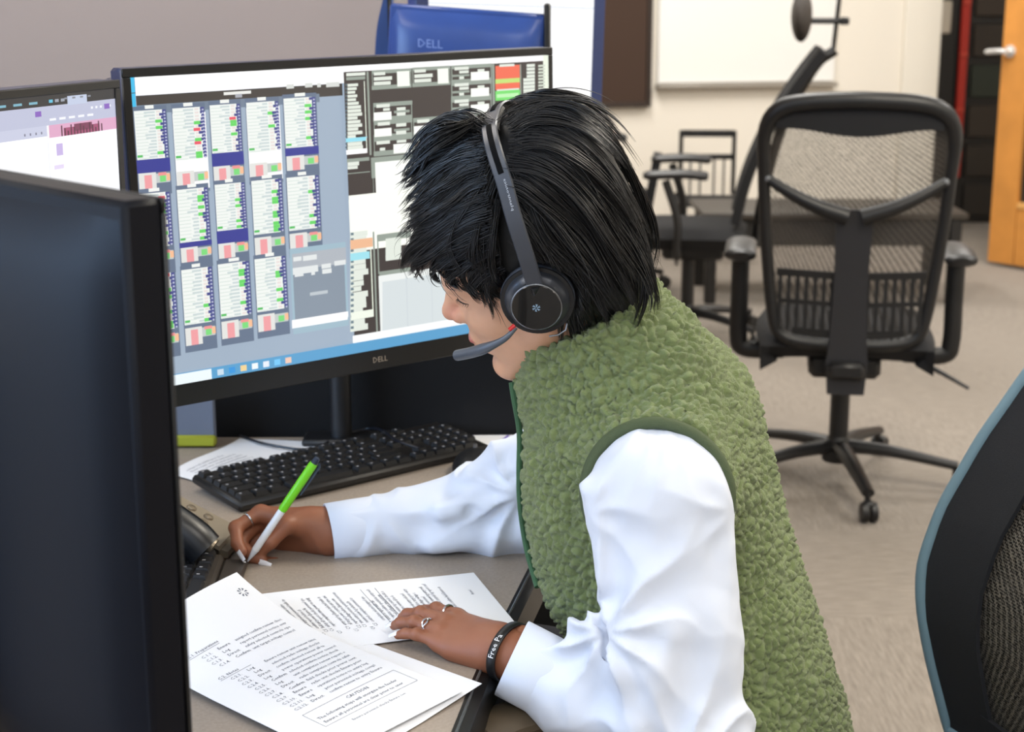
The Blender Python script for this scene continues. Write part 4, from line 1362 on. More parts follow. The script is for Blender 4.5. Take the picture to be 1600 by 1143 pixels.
M_SKIN = skin_mat()
M_NAIL = mat('nail_white', (240, 238, 240), .2, coat=.6)
M_SHIRT = mat('shirt_cotton', (220, 226, 240), .75, bump=(1400, .08), sheen=.1)
M_VEST = mat('sherpa_green', (122, 136, 84), .95, vary=(70, .12), bump=(1100, .9), sheen=.3)
M_BIND = mat('vest_binding', (74, 86, 58), .8, bump=(900, .4))
M_HAIR = mat('hair_black', (15, 14, 16), .34, spec=.6)
M_HAIRB = mat('hair_under', (8, 7, 8), .6)
M_JEAN = mat('trousers_navy', (22, 26, 40), .85, bump=(900, .3))

person = thing('person', 'person in white shirt and green fleece vest wearing a headset, writing at the desk', 'person', (.3, 1.76, 0))

# ---- frames
PSI = math.radians(14)
bf = np.array([-math.cos(PSI), math.sin(PSI), 0]); bl = np.array([-math.sin(PSI), -math.cos(PSI), 0]); bz = np.array([0, 0, 1.])
hy, hp, hr = math.radians(11.2), math.radians(22.0), math.radians(16.8)
f_ = np.array([-math.cos(hy), math.sin(hy), 0]); l_ = np.array([-math.sin(hy), -math.cos(hy), 0])
hf = f_ * math.cos(hp) - bz * math.sin(hp); u_ = bz * math.cos(hp) + f_ * math.sin(hp)
hl = l_ * math.cos(hr) - u_ * math.sin(hr); hu = u_ * math.cos(hr) + l_ * math.sin(hr)
HR = np.array([hf, hl, hu]); HS = 1.025
HO = at(847, 416, 1.74)


def hd_(a, l, u):
    """head coordinates in cm (forward, left, up from the midpoint between the ears)"""
    return HO + (np.array([a, l, u]) * .01 * HS) @ HR


def hrc(a, b, ra, rb, k=.8, op=1): return rc(hd_(*a), hd_(*b), ra * .01 * HS, rb * .01 * HS, k * .01, op)
def hell(c, r, k=.8, op=1, rot=None):
    R = HR if rot is None else np.array(rot) @ HR
    return ell(hd_(*c), np.array(r) * .01 * HS, R, k * .01, op)


def hpix(P):
    P = np.atleast_2d(P) - np.array([0, 0, CAMH])
    d = P[:, 1] * _c - P[:, 2] * _s
    return np.c_[800 + FPX * P[:, 0] / d, 571.5 - FPX * (P[:, 1] * _s + P[:, 2] * _c) / d]


# ---- arms: joints
SN = at(1030, 772, 1.60); EN = at(1066, 1172, 1.535); CN = at(838, 1048, 1.585); WN = at(784, 1014, 1.602)
SF = at(985, 640, 1.915); EF = at(792, 792, 1.985); CF = at(514, 832, 1.945); WF = at(508, 832, 1.948)


def hand(W, fwd, nrm_, scale, curls=None, spread=None, thumb=None, thumb_side=1, widths=1.0, basecurl=0.0):
    """FK hand. fwd: wrist->knuckles, nrm_: back of the hand. Returns prims, joints"""
    f = nrm(fwd); n = nrm(np.asarray(nrm_, float) - f * (np.asarray(nrm_) @ f)); s = np.cross(n, f) * thumb_side     # s towards the thumb
    S = scale
    pt = lambda a, b, c: W + (f * a + s * b + n * c) * S
    base = [(.086, .026, .004), (.090, .006, .007), (.086, -.014, .005), (.077, -.032, .000)]
    ln = [(.041, .026, .021), (.046, .029, .022), (.043, .027, .021), (.034, .020, .019)]
    rad = [.0088, .009, .0086, .0076]
    P = [rc(pt(-.03, .0, 0), pt(.02, 0, .001), .026 * S, .027 * S, .012)]
    P.append(ell(pt(-.02, 0, 0), np.array([.05, .028, .021]) * S, np.array([f, s, n]), .015))
    for i, (a, b, c) in enumerate(base):
        P.append(rc(pt(.012, b * .62, -.002), pt(a, b, c - .003), .0165 * S, .0115 * S, .014))
    P.append(rc(pt(.016, .022, -.008), pt(.055, .026, -.010), .016 * S, .012 * S, .014))      # thumb pad
    P.append(rc(pt(.01, -.018, -.009), pt(.055, -.028, -.007), .014 * S, .012 * S, .014))     # heel
    J = []
    for i in range(4):
        p = pt(*base[i]); ang = basecurl; lat = spread[i]
        js = [p]
        d0 = f * math.cos(lat) + s * math.sin(lat)
        for q in range(3):
            ang += curls[i][q]
            d = d0 * math.cos(ang) - n * math.sin(ang)
            p = p + d * ln[i][q] * S; js.append(p)
        r0 = rad[i] * S
        k = .004
        P.append(rc(js[0], js[1], r0 * 1.12, r0 * 1.02, .006)); P.append(rc(js[1], js[2], r0 * 1.02, r0 * .92, k)); P.append(rc(js[2], js[3] - (js[3] - js[2]) * .25, r0 * .92, r0 * .78, k))
        P.append(ell(js[1] + n * .001, (r0 * 1.1,) * 3, None, .003))
        J.append(js)
    tj = [pt(.018, .02, -.006)] + [pt(*q) for q in thumb]
    P.append(rc(tj[0], tj[1], .0145 * S, .0115 * S, .012)); P.append(rc(tj[1], tj[2], .0112 * S, .0098 * S, .005)); P.append(rc(tj[2], tj[3], .0098 * S, .0078 * S, .004))
    J.append(tj)
    return P, J, (f, s, n)


def nails(J, fr, S, who, ext=1.0):
    f, s, n = fr
    for i, js in enumerate(J):
        d = nrm(js[-1] - js[-2]); side = nrm(np.cross(d, n) if i < 4 else np.cross(d, s))
        up = nrm(np.cross(side, d))
        if i < 4 and up @ n < 0 and abs(up @ n) > .05: up = -up
        if i < 4:                      # outward of the curl
            pr = nrm(js[-2] - js[-3]); o = pr - d * (pr @ d)
            if np.linalg.norm(o) > .05: up = nrm(o)
        else:
            pr = nrm(js[-2] - js[-3]); o = pr - d * (pr @ d)
            if np.linalg.norm(o) > .05: up = nrm(o)
        side = np.cross(up, d)
        r = (.0066, .0068, .0064, .0058, .0074)[i] * S
        tip = js[-1]; L = .0175 * S * ext
        def nl(a, b):
            x = (a - .5) * 2; t = b
            wdt = r * .92 * (1 - .55 * max(0, t - .55) ** 1.2 / .4) * (1 if t > .08 else .8)
            return tip + d * (-.0075 * S + L * t) + side * x * wdt + up * (r * .98 * (1 - .55 * x * x) - .0012 * t * t)
        G().grid(nl, 6, 9, .0007).mk('fingernail', M_NAIL, who)


# left hand, flat on the page; right hand, holding the pen
def solve_left():
    curls = [[.30, .36, .29], [.28, .34, .29], [.28, .33, .29], [.26, .31, .29]]
    args = dict(W=WN + np.array([-.004, 0, .002]), fwd=nrm((-math.cos(.60), math.sin(.60), .09)), nrm_=(.05, -.33, 1), scale=.80, spread=(.08, .02, -.04, -.10),
                thumb=[(.05, .040, -.014), (.078, .042, -.024), (.098, .036, -.03)], thumb_side=-1, basecurl=.0)
    for i in range(4):
        lo, hi = -.6, 1.4
        for _ in range(24):
            curls[i][0] = (lo + hi) / 2
            z = hand(curls=curls, **args)[1][i][3][2]
            if z > DZ + .0125: lo = curls[i][0]
            else: hi = curls[i][0]
    return hand(curls=curls, **args)


PL, JL, FL = solve_left()
pen_tip = on(386, 878, DZ + .004); pen_tail = at(496, 715, pen_tip[1] + .004)
pd = nrm(pen_tail - pen_tip)
rf = nrm((-.99, .03, .03))
PR, JR, FR_ = hand(WF + (.0, 0.004, .004), rf, (.05, .86, .55), .95,
                   [(.70, 1.0, .35), (1.0, 1.2, .5), (1.15, 1.35, .6), (1.2, 1.35, .6)], (.04, .0, -.02, -.05),
                   [(.046, .036, -.024), (.066, .027, -.046), (.084, .008, -.054)], thumb_side=1, basecurl=.1)

# ---- torso as a loft of body levels  (photo row, column, half depth, half width)
LV = [(1330, 1180, .130, .172), (1240, 1165, .138, .172), (1143, 1140, .141, .168), (1000, 1092, .145, .158), (880, 1040, .153, .150), (760, 1018, .143, .142), (680, 1009, .134, .138), (620, 1010, .123, .130), (570, 1006, .106, .112), (530, 990, .085, .088), (490, 965, .066, .062)]
lv = np.array([list(at(cx, cy, 1.76)) + [a, b] for cy, cx, a, b in LV])[::-1]
lv = lv[np.argsort(lv[:, 2])]


def torso(off=0.0, k=.03):
    zc = lv[:, 2]; zf = np.linspace(zc[0], zc[-1], 80)
    def sm(c):
        y = np.interp(zf, zc, c)
        w = np.hanning(13); w /= w.sum()
        return np.convolve(np.pad(y, 6, 'edge'), w, 'valid')
    X, Y, A_, B_ = sm(lv[:, 0]), sm(lv[:, 1]), sm(lv[:, 3]), sm(lv[:, 4])
    def fn(P):
        z = np.clip(P[:, 2], zf[0], zf[-1])
        cx = np.interp(z, zf, X); cy = np.interp(z, zf, Y); a = np.interp(z, zf, A_) + off; b = np.interp(z, zf, B_) + off
        q = P[:, :2] - np.stack([cx, cy], 1)
        df = q @ bf[:2]; dl = q @ bl[:2]
        e = 2.35
        rr = ((np.abs(df) / a) ** e + (np.abs(dl) / b) ** e) ** (1 / e)
        d2 = (rr - 1) * np.minimum(a, b) * .92
        dz = np.maximum(zf[0] - P[:, 2], P[:, 2] - zf[-1])
        return np.where(dz > 0, np.sqrt(np.maximum(d2, 0) ** 2 + dz ** 2), np.maximum(d2, dz))
    return (fn, k, 1)


NB = at(960, 545, 1.755)
neck_lo = at(950, 560, 1.752); neck_hi = hd_(-1.0, 0, -5)
# ---- body skin
head = [hell((-.2, 0, 4.6), (9.7, 7.5, 9.2), 1.2), hell((4.6, 0, -2.6), (5.6, 5.6, 7.2), 2.0),
        hell((6.6, 0, 3.2), (3.6, 5.4, 4.2), 1.5),
        hrc((1.2, 5.5, -4.0), (7.4, 1.6, -9.4), 1.5, 1.4, 2.2), hrc((1.2, -5.5, -4.0), (7.4, -1.6, -9.4), 1.5, 1.4, 2.2),
        hell((8.2, 0, -9.4), (1.7, 2.0, 1.5), 1.5),
        hell((6.3, 3.6, -1.7), (2.5, 2.1, 2.2), 1.6), hell((6.3, -3.6, -1.7), (2.5, 2.1, 2.2), 1.6),
        hell((8.3, 2.8, 3.1), (1.5, 2.6, 1.0), 1.2), hell((8.3, -2.8, 3.1), (1.5, 2.6, 1.0), 1.2),
        hell((9.7, 3.1, 1.1), (1.5, 1.7, 1.1), .9, -1), hell((9.7, -3.1, 1.1), (1.5, 1.7, 1.1), .9, -1),
        hell((7.7, 3.1, 1.25), (1.35, 1.5, 1.2), .5), hell((7.7, -3.1, 1.25), (1.35, 1.5, 1.2), .5),
        hrc((9.0, 0, 2.8), (11.2, 0, -.9), .75, .95, 1.0), hell((11.35, 0, -1.3), (1.05, 1.05, .95), .7),
        hell((10.3, 1.25, -1.7), (1.0, .72, .8), .5), hell((10.3, -1.25, -1.7), (1.0, .72, .8), .5),
        hell((10.5, .62, -2.35), (.45, .36, .4), .25, -1), hell((10.5, -.62, -2.35), (.45, .36, .4), .25, -1),
        hell((8.6, 0, -5.0), (1.7, 2.7, 2.2), 1.2),
        hell((10.15, 0, -4.7), (.75, 2.1, .55), .5), hell((9.95, 0, -5.8), (.75, 1.8, .6), .5),
        hell((10.9, 0, -5.25), (.6, 2.4, .13), .22, -1),
        hell((9.0, 0, -7.2), (1.0, 1.6, .45), .8, -1),
        hell((-1.2, 7.3, .2), (2.0, .8, 3.2), .6), hell((-1.2, -7.3, .2), (2.0, .8, 3.2), .6),
        rc(neck_lo, neck_hi, .060, .056, .03)]
tb_ = torso(-.03)
body_prims = head + [tb_, rc(NB + (0, 0, -.04), SN + bl * -.05 + (0, 0, -.03), .03, .035, .02), rc(NB + (0, 0, -.04), SF + bl * .05 + (0, 0, -.03), .03, .035, .02),
                     rc(SN, EN, .047, .04, .02), rc(EN, WN + (.02, 0, 0), .04, .027, .01), rc(SF, EF, .047, .04, .02), rc(EF, WF, .04, .027, .01)]
V1, Q1 = sdf_mesh(head, hd_(0, 0, 0) - (.2, .2, .28), hd_(0, 0, 0) + (.22, .2, .2), .0026, 2)
V0, Q0 = sdf_mesh(body_prims[len(head):], (-.55, 1.35, .5), (.65, 2.2, 1.35), .008, 1)
VL, QL = sdf_mesh(PL + [rc(WN + (0, 0, 0), WN + (CN - WN) * 1.6, .026, .031, .012)], WN - (.2, .14, .1), WN + (.14, .14, .09), .0021, 2)
VR, QR = sdf_mesh(PR + [rc(WF, CF, .027, .030, .012)], WF - (.18, .14, .13), WF + (.1, .14, .12), .0021, 2)
VV = np.vstack([V1, V0, VL, VR]); o1 = len(V1); o2 = o1 + len(V0); o3 = o2 + len(VL)
QQ = np.vstack([Q1, Q0 + o1, QL + o2, QR + o3])
body = fast_mesh('body', VV, QQ, M_SKIN, person)
# skin colour: face lighter, lips and nose tip redder, hands deeper
cl = np.tile(np.array(lin((220, 168, 136))), (len(VV), 1))
cl[o1:] = lin((142, 88, 62))
dl_ = np.minimum(hell((10.15, 0, -4.7), (.75, 2.1, .55))[0](V1), hell((9.95, 0, -5.8), (.75, 1.8, .6))[0](V1))
k_ = np.clip(1 - dl_ / .002, 0, 1)[:, None]
cl[:o1] = cl[:o1] * (1 - k_) + np.array(lin((186, 104, 98))) * k_
dn = hell((11.0, 0, -1.4), (1.0, 1.6, 1.0))[0](V1)
k_ = np.clip(1 - dn / .008, 0, 1)[:, None] * .5
cl[:o1] = cl[:o1] * (1 - k_) + np.array(lin((206, 132, 112))) * k_
at_ = body.data.color_attributes.new('col', 'FLOAT_COLOR', 'POINT')
at_.data.foreach_set('color', np.c_[cl, np.ones(len(cl))].astype(np.float32).ravel())
nails(JL, FL, .80, person); nails(JR, FR_, .95, person)
# eyelashes and brows
def face_pt(l, u, out=.0):
    fs = np.linspace(5, 12, 150); pts = np.array([hd_(f, l, u) for f in fs]); d = sdf_eval(head, pts)
    i = len(fs) - 1 - int(np.argmax(d[::-1] < 0))
    return hd_(fs[i] + out, l, u)


for sgn in (1, -1):
    g = G()
    lid = [face_pt(sgn * (1.9 + 2.9 * t), .95 + .40 * math.sin(math.pi * t) - .1 * t, .0) for t in np.linspace(0, 1, 20)]
    for k, b in enumerate(lid):
        t = k / 19
        e = b + (np.array([.42 - .1 * t, sgn * (.05 + .22 * t), -.20]) * .01) @ HR
        g.tube([b, (b + e) / 2 + HR[2] * -.0008, e], [.0003, .0002, .0001], 4)
    g.tube(lid, np.interp(np.linspace(0, 1, 20), [0, .3, .8, 1], [.0006, .0011, .0013, .0005]), 6)
    g.mk('eyelashes', M_HAIRB, person)
    g = G(); g.tube([face_pt(sgn * (1.9 + 2.8 * t), 1.5 + .6 * math.sin(math.pi * t), -.02) for t in np.linspace(0, 1, 14)], .0005, 5); g.mk('eyelid_crease', mat('lid_crease', (140, 92, 74), .7), person)
    g = G(); g.tube([hd_(9.75 - 1.5 * t * t, sgn * (1.2 + 3.9 * t), 3.3 + .5 * math.sin(math.pi * t)) for t in np.linspace(0, 1, 12)], np.array([.002, .003, .003, .003, .003, .003, .003, .003, .0025, .002, .0015, .001]), 6); g.mk('eyebrow', M_HAIRB, person)

# ---- shirt: sleeves with folds, cuffs
def dirn(a, b): return nrm(b - a)
axn = dirn(CN, EN)
cuffN0 = CN + dirn(EN, CN) * .032
sl_n = [rc(SN + bl * -.04, SN, .066, .070, .02), rc(SN, EN, .0705, .067, .02), rc(EN, CN + axn * .045, .070, .050, .03), rc(CN + axn * .06, CN + axn * .01, .046, .042, .012),
        # folds gathering at the inside of the elbow and hanging along the upper arm
        rc(at(935, 985, 1.54), at(1010, 1110, 1.52), .018, .024, .03), rc(at(905, 1000, 1.56), at(940, 1100, 1.535), .016, .02, .03),
        rc(at(1010, 880, 1.535), at(985, 1040, 1.50), .010, .022, .03), rc(at(1110, 790, 1.57), at(1120, 1050, 1.53), .016, .016, .035),
        rc(at(925, 770, 1.57), at(940, 900, 1.555), .014, .010, .025), rc(at(1040, 1000, 1.50), at(1000, 1120, 1.49), .014, .02, .03),
        rc(at(860, 1010, 1.60), at(900, 1080, 1.56), .012, .018, .02),
        rc(at(935, 975, 1.535), at(990, 1015, 1.515), .005, .009, .012, -1), rc(at(945, 1000, 1.52), at(985, 1090, 1.505), .004, .007, .012, -1),
        rc(at(880, 1020, 1.575), at(905, 1090, 1.55), .004, .006, .01, -1)]
VS, QS = sdf_mesh(sl_n, (-.1, 1.38, .52), (.36, 1.82, 1.16), .0035, 3)
nN = vnormals(VS, QS)
pxy = hpix(VS)
def folds(cx, cy, n, amp, r0, r1, ph=0.):
    d = (pxy - (cx, cy)) / 1560.; r = np.linalg.norm(d, axis=1); th = np.arctan2(d[:, 1], d[:, 0]) + (vnoise(VS, .05) - .5) * .5
    w = np.clip(r / r0, 0, 1) ** 2 * np.exp(-(r / r1) ** 2)
    return amp * (1 - 2 * np.abs(np.sin(n * th / 2 + ph))) * w
hh = folds(945, 985, 9, .0065, .03, .11, .4) + folds(915, 800, 7, .0025, .03, .08) + folds(1150, 800, 7, .002, .03, .09, .7) + folds(1070, 1190, 9, .005, .04, .12) + folds(1030, 640, 16, .002, .04, .07)
VS = VS + nN * (hh + (vnoise(VS * (1, 1, .3), .030) - .5) * .007 + (vnoise(VS, .016) - .5) * .0015)[:, None]
fast_mesh('shirt_sleeve', VS, QS, M_SHIRT, person)


def cuff(c0, ax, r0, L, seam):
    ax = nrm(ax); x = nrm(np.cross(ax, (0, 0, 1))); y = np.cross(x, ax)
    g = G()
    prof = [(r0 * .90, .002), (r0 * .97, -.0005), (r0, .0), (r0 * 1.005, L * .5), (r0 * 1.03, L), (r0 * .96, L + .004), (r0 * .8, L * .6), (r0 * .88, .004)]
    P = []; n = 40
    for (r, h) in prof:
        for k in range(n):
            t = 2 * math.pi * k / n
            w = 1 + .012 * math.sin(3 * t + h * 60)
            P.append(c0 + ax * (h + .004 * math.cos(t)) + (x * math.cos(t) * .96 + y * math.sin(t)) * r * w)
    F = [(i * n + k, i * n + (k + 1) % n, ((i + 1) % len(prof)) * n + (k + 1) % n, ((i + 1) % len(prof)) * n + k) for i in range(len(prof)) for k in range(n)]
    g.add(P, F)
    o = g.mk('shirt_cuff', M_SHIRT, person, sharp=0)
    G().tube([c0 + ax * (seam + .004 * math.cos(t)) + (x * math.cos(t) * .96 + y * math.sin(t)) * r0 * 1.012 for t in np.linspace(0, 2 * math.pi, 40, endpoint=False)], .0007, 6, closed=True).mk('seam', mat('seam_thread', (200, 204, 216), .8), o)
    b0 = c0 + ax * L * .4 + (-y * .75 + x * .66) * r0 * 1.0
    return o


cuff(CN - axn * .030, axn, .0435, .070, .062)
axf = dirn(CF, EF)
cuff(CF - axf * .0, axf, .0385, .07, .062)
sl_f = [rc(SF, EF, .070, .064, .02), rc(EF, CF + axf * .06, .064, .040, .03), rc(CF + axf * .07, CF + axf * .03, .040, .0385, .01),
        rc(at(815, 700, 1.93), at(740, 735, 1.94), .02, .014, .03), rc(at(800, 760, 1.92), at(690, 800, 1.915), .014, .010, .025),
        rc(at(790, 830, 1.93), at(680, 850, 1.925), .016, .010, .025), rc(at(826, 690, 1.90), at(800, 760, 1.91), .01, .012, .02),
        rc(at(805, 745, 1.895), at(745, 775, 1.90), .003, .005, .012, -1), rc(at(800, 840, 1.90), at(735, 800, 1.905), .003, .006, .012, -1)]
VS, QS = sdf_mesh(sl_f, (-.42, 1.75, .66), (.28, 2.14, 1.2), .0035, 3)
nN = vnormals(VS, QS)
pxy = hpix(VS)
VS = VS + nN * (folds(815, 770, 9, .006, .03, .12) + folds(600, 800, 6, .003, .03, .09) + (vnoise(VS * (.5, 1, 1), .035) - .5) * .008)[:, None]
fast_mesh('shirt_sleeve', VS, QS, M_SHIRT, person)

# ---- green fleece vest
col_n = nrm(np.array(at(840, 480, 1.75)) - np.array(at(900, 600, 1.75)))
vest = [torso(0., .04), rc(NB + (.012, 0, -.03), SN + bl * -.058 + (0, 0, -.012), .062, .066, .04), rc(NB + (.012, 0, -.03), SF + bl * .03, .062, .066, .05),
        rc(at(972, 590, 1.755), at(918, 492, 1.748), .092, .080, .04),
        rc(at(888, 562, 1.74), at(868, 606, 1.76), .022, .03, .04),
        rc(SN - bl * .09 + bz * .004, SN - bl * .0 + bz * .002, .080, .0785, .03)]
# trims: armhole planes, collar top, hem
apn = nrm(bl * .985 + bz * .12)
arm_c = SN + bl * .010
vest += [plane(arm_c, apn, .010), plane(SF - bl * .012, -bl, .012),
         plane(at(926, 476, 1.75), hu * .55 + np.array([-.42, 0, .72]), .008)]
VT, QT = sdf_mesh(vest, (-.15, 1.45, .46), (.52, 2.1, 1.36), .0024, 2)
nT = vnormals(VT, QT)
zv = VT + .012 * (np.stack([vnoise(VT, .016), vnoise(VT + 3, .016), vnoise(VT + 7, .016)], 1) - .5) + .005 * np.stack([vnoise(VT + 1, .006), vnoise(VT + 4, .006), vnoise(VT + 9, .006)], 1)
f1, f2 = cellular(zv, .0108)
inner = f2 - f1
hgt = np.sqrt(np.clip(inner * 2.2, 0, 1)) * .0078 + np.sqrt(np.clip(1 - (f1 / .85) ** 2, 0, 1)) * .002 + (vnoise(VT, .0045) - .5) * .0022 + (vnoise(VT, .05) - .5) * .010 + (vnoise(VT * (1, 1, .35), .09) - .5) * .018
keep = np.ones(len(VT))
keep[((VT - arm_c) @ apn) > -.004] = 0
VT = VT + nT * ((hgt - .006) * keep)[:, None]
vo = fast_mesh('vest', VT, QT, M_VEST, person)

# armhole binding: ring on the cut of the vest
pn = apn; e1 = nrm(bz - pn * (bz @ pn)); e2 = np.cross(e1, pn)
ring = []
vsolid = vest[:6]
for t in np.linspace(0, 2 * math.pi, 72, endpoint=False):
    d = e1 * math.cos(t) + e2 * math.sin(t)
    rs = np.linspace(.03, .22, 160)
    pts = arm_c + pn * -.002 + rs[:, None] * d
    dd = sdf_eval(vsolid, pts)
    i = np.argmax(dd > 0)
    ring.append(min(rs[i], .088) if dd[i] > 0 else .088)
ring = np.array(ring); ring = np.array([np.mean([ring[(i + j) % 72] for j in range(-3, 4)]) for i in range(72)])
ths = np.linspace(0, 2 * math.pi, 72, endpoint=False)
rp3 = np.array([arm_c + pn * .003 + (e1 * math.cos(t) + e2 * math.sin(t)) * (r - .0035) for t, r in zip(ths, ring)])
G().tube(rp3, .0075, 10, closed=True, flat=.9).mk('armhole_binding', M_BIND, vo)

# zip along the front
vp = hpix(VT); zp = []
for y in range(596, 930, 12):
    sel = np.where(np.abs(vp[:, 1] - y) < 5)[0]
    zp.append(VT[sel[np.argmin(vp[sel, 0])]])
zp = np.array(zp)
for _ in range(4): zp[1:-1] = .5 * zp[1:-1] + .25 * (zp[:-2] + zp[2:])
G().tube(bez(zp, 4) + (-.0005, -.003, 0), .0036, 8).mk('zip', mat('zip_green', (62, 104, 70), .5, bump=(2500, .6)), vo)

# ---- trousers and shoes
hipN = at(1110, 1300, 1.70) * (1, 1, 0) + (0, 0, .53); hipF = hipN + np.array([.02, .17, 0])
kn = hipN + np.array([-.42, .03, .05]); kf = hipF + np.array([-.42, .10, .05])
an = kn + np.array([.02, .02, -.48]); af = kf + np.array([-.02, .02, -.48])
leg = [rc(hipN, hipF, .10, .10, .04), rc(hipN, kn, .088, .066, .04), rc(hipF, kf, .088, .066, .04), rc(kn, an, .066, .048, .03), rc(kf, af, .066, .048, .03)]
VJ, QJ = sdf_mesh(leg, (-.4, 1.5, .02), (.6, 2.15, .72), .008, 2)
fast_mesh('trousers', VJ, QJ, M_JEAN, person)
for a in (an, af):
    a = a.copy(); a[2] = .03
    VJ, QJ = sdf_mesh([rc(a + (.03, 0, .02), a + (-.13, .02, .008), .042, .034, .03), plane(a + (0, 0, -.028), (0, 0, -1), .004)], a - .25, a + .25, .006, 1)
    fast_mesh('shoe', VJ, QJ, M_BLACK, person)

# ---- bracelet and rings
wx = nrm(CN - WN); bc_ = WN + wx * .010
by = nrm(np.cross(wx, (0, 0, 1))); bz_ = np.cross(by, wx)
tiltb = nrm(wx * .92 + np.array([0, 0, .32]) + by * .12)
b1 = nrm(np.cross(tiltb, (0, 0, 1))); b2 = np.cross(b1, tiltb)
BRX, BRY = .037, .030


def brp(t, o, h): return bc_ + b1 * math.cos(t) * (BRX + o) + b2 * math.sin(t) * (BRY + o) + tiltb * h + np.array([0, 0, .003])


g = G(); n = 64
P = []
for (o, h) in ((0, -.0055), (.0012, -.005), (.0016, 0), (.0012, .005), (0, .0055), (-.0008, 0)):
    P += [brp(2 * math.pi * k / n, o, h) for k in range(n)]
g.add(P, [(i * n + k, i * n + (k + 1) % n, ((i + 1) % 6) * n + (k + 1) % n, ((i + 1) % 6) * n + k) for i in range(6) for k in range(n)])
wb_ = g.mk('wristband', mat('wristband_black', (16, 16, 18), .45), person, sharp=0)
tv, tf = text_geo('Free Pa', .0092)
TH0 = None
for cand in np.linspace(0, 2 * math.pi, 180):
    p = brp(cand, .002, 0)
    q = p - np.array([0, 0, CAMH]); dpt = q[1] * _c - q[2] * _s
    x = 800 + FPX * q[0] / dpt; y = 571.5 - FPX * (q[1] * _s + q[2] * _c) / dpt
    if (p - bc_)[1] < 0 and abs(y - 1030) < 3: TH0 = cand
if TH0 is None: TH0 = math.radians(200)
dirs = -1 if (brp(TH0 - .1, 0, 0)[2] > brp(TH0, 0, 0)[2]) else 1
G().add([brp(TH0 + dirs * x / .034, .0021, (.0033 - y)) for x, y in tv], tf).mk('lettering', mat('print_white', (235, 235, 238), .6), wb_, smooth=False)


def ringm(name, a, b, t, r, wid, twist=False):
    c = a + (b - a) * t; ax = nrm(b - a); x = nrm(np.cross(ax, (0, 0, 1))); y = np.cross(x, ax)
    g = G()
    for w in ((-1, 1) if twist else (0,)):
        g.tube([c + ax * w * wid * math.sin(2 * q + .5) + (x * math.cos(q) + y * math.sin(q)) * r for q in np.linspace(0, 2 * math.pi, 36, endpoint=False)], .0011 if twist else .0014, 8, closed=True)
    return g.mk(name, mat('silver', (225, 225, 228), .15, 1.0), person)


ringm('finger_ring', JL[2][0], JL[2][1], .52, .0108 * .80, .0026, True)
ringm('finger_ring', JL[0][0], JL[0][1], .45, .0109 * .80, .001)
ringm('finger_ring', JR[0][0], JR[0][1], .5, .0098 * .96, .001)

# ---- pen
pen = thing('pen', 'green and white pen held in the right hand', 'pen', pen_tip)
def pq(t): return pen_tip + (pen_tail - pen_tip) * t
G().tube([pq(.12), pq(.5)], .0048, 14).mk('grip', mat('pen_white', (235, 236, 238), .3), pen)
G().tube([pq(.5), pq(.52), pq(.93), pq(.95)], [.0050, .0056, .0056, .005], 14).mk('barrel', mat('pen_green', (118, 214, 22), .35), pen)
G().tube([pq(.95), pq(.985), pq(1.0)], [.0045, .004, .0035], 12).mk('end_cap', mat('pen_cap_navy', (26, 40, 62), .4), pen)
side_ = nrm(np.cross(pd, (0, 1, 0)))
G().tube([pq(.97) - side_ * .006, pq(.95) - side_ * .0085, pq(.68) - side_ * .0085], [.0012, .0014, .001], 8).mk('clip', mat('pen_clip', (36, 52, 74), .4), pen)
G().tube([pq(0), pq(.03), pq(.12)], [.0006, .0016, .0046], 12).mk('tip', mat('pen_tip_white', (220, 224, 230), .3), pen)

# ================================================================== HAIR
hshell = [hell((-1.6, 0, 6.4), (11.2, 9.3, 10.0), 2), hell((5.2, 0, 8.6), (6.6, 7.4, 5.6), 3), hell((-5.8, 0, 1.0), (6.6, 8.0, 8.8), 3), hell((-3.5, 0, 10.5), (8.5, 7.0, 6.5), 3),
          hell((-7.0, 0, -4.0), (4.2, 6.6, 5.5), 3),
          # keep the face and ears free
          hell((9.0, 0, -4.2), (6.4, 9.5, 8.6), 1.0, -1), hell((1.5, 0, -8.0), (6.2, 12, 6.5), 1.0, -1)]
VH, QH = sdf_mesh(hshell, hd_(0, 0, 0) - (.3, .3, .25), hd_(0, 0, 0) + (.3, .3, .3), .005, 2)
nH = vnormals(VH, QH)
hair = fast_mesh('hair', VH + nH * ((vnoise(VH, .03) - .5) * .008 - .009)[:, None], QH, M_HAIRB, person)


def depth_at(px, py, lift):
    r = ray(px, py); r = r / r[1]
    Ys = np.linspace(1.45, 1.95, 240); pts = np.array([0, 0, CAMH]) + Ys[:, None] * r
    d = sdf_eval(hshell, pts)
    ins = d < lift
    i = int(np.argmax(ins)) if ins.any() else int(np.argmin(d))
    return pts[i]


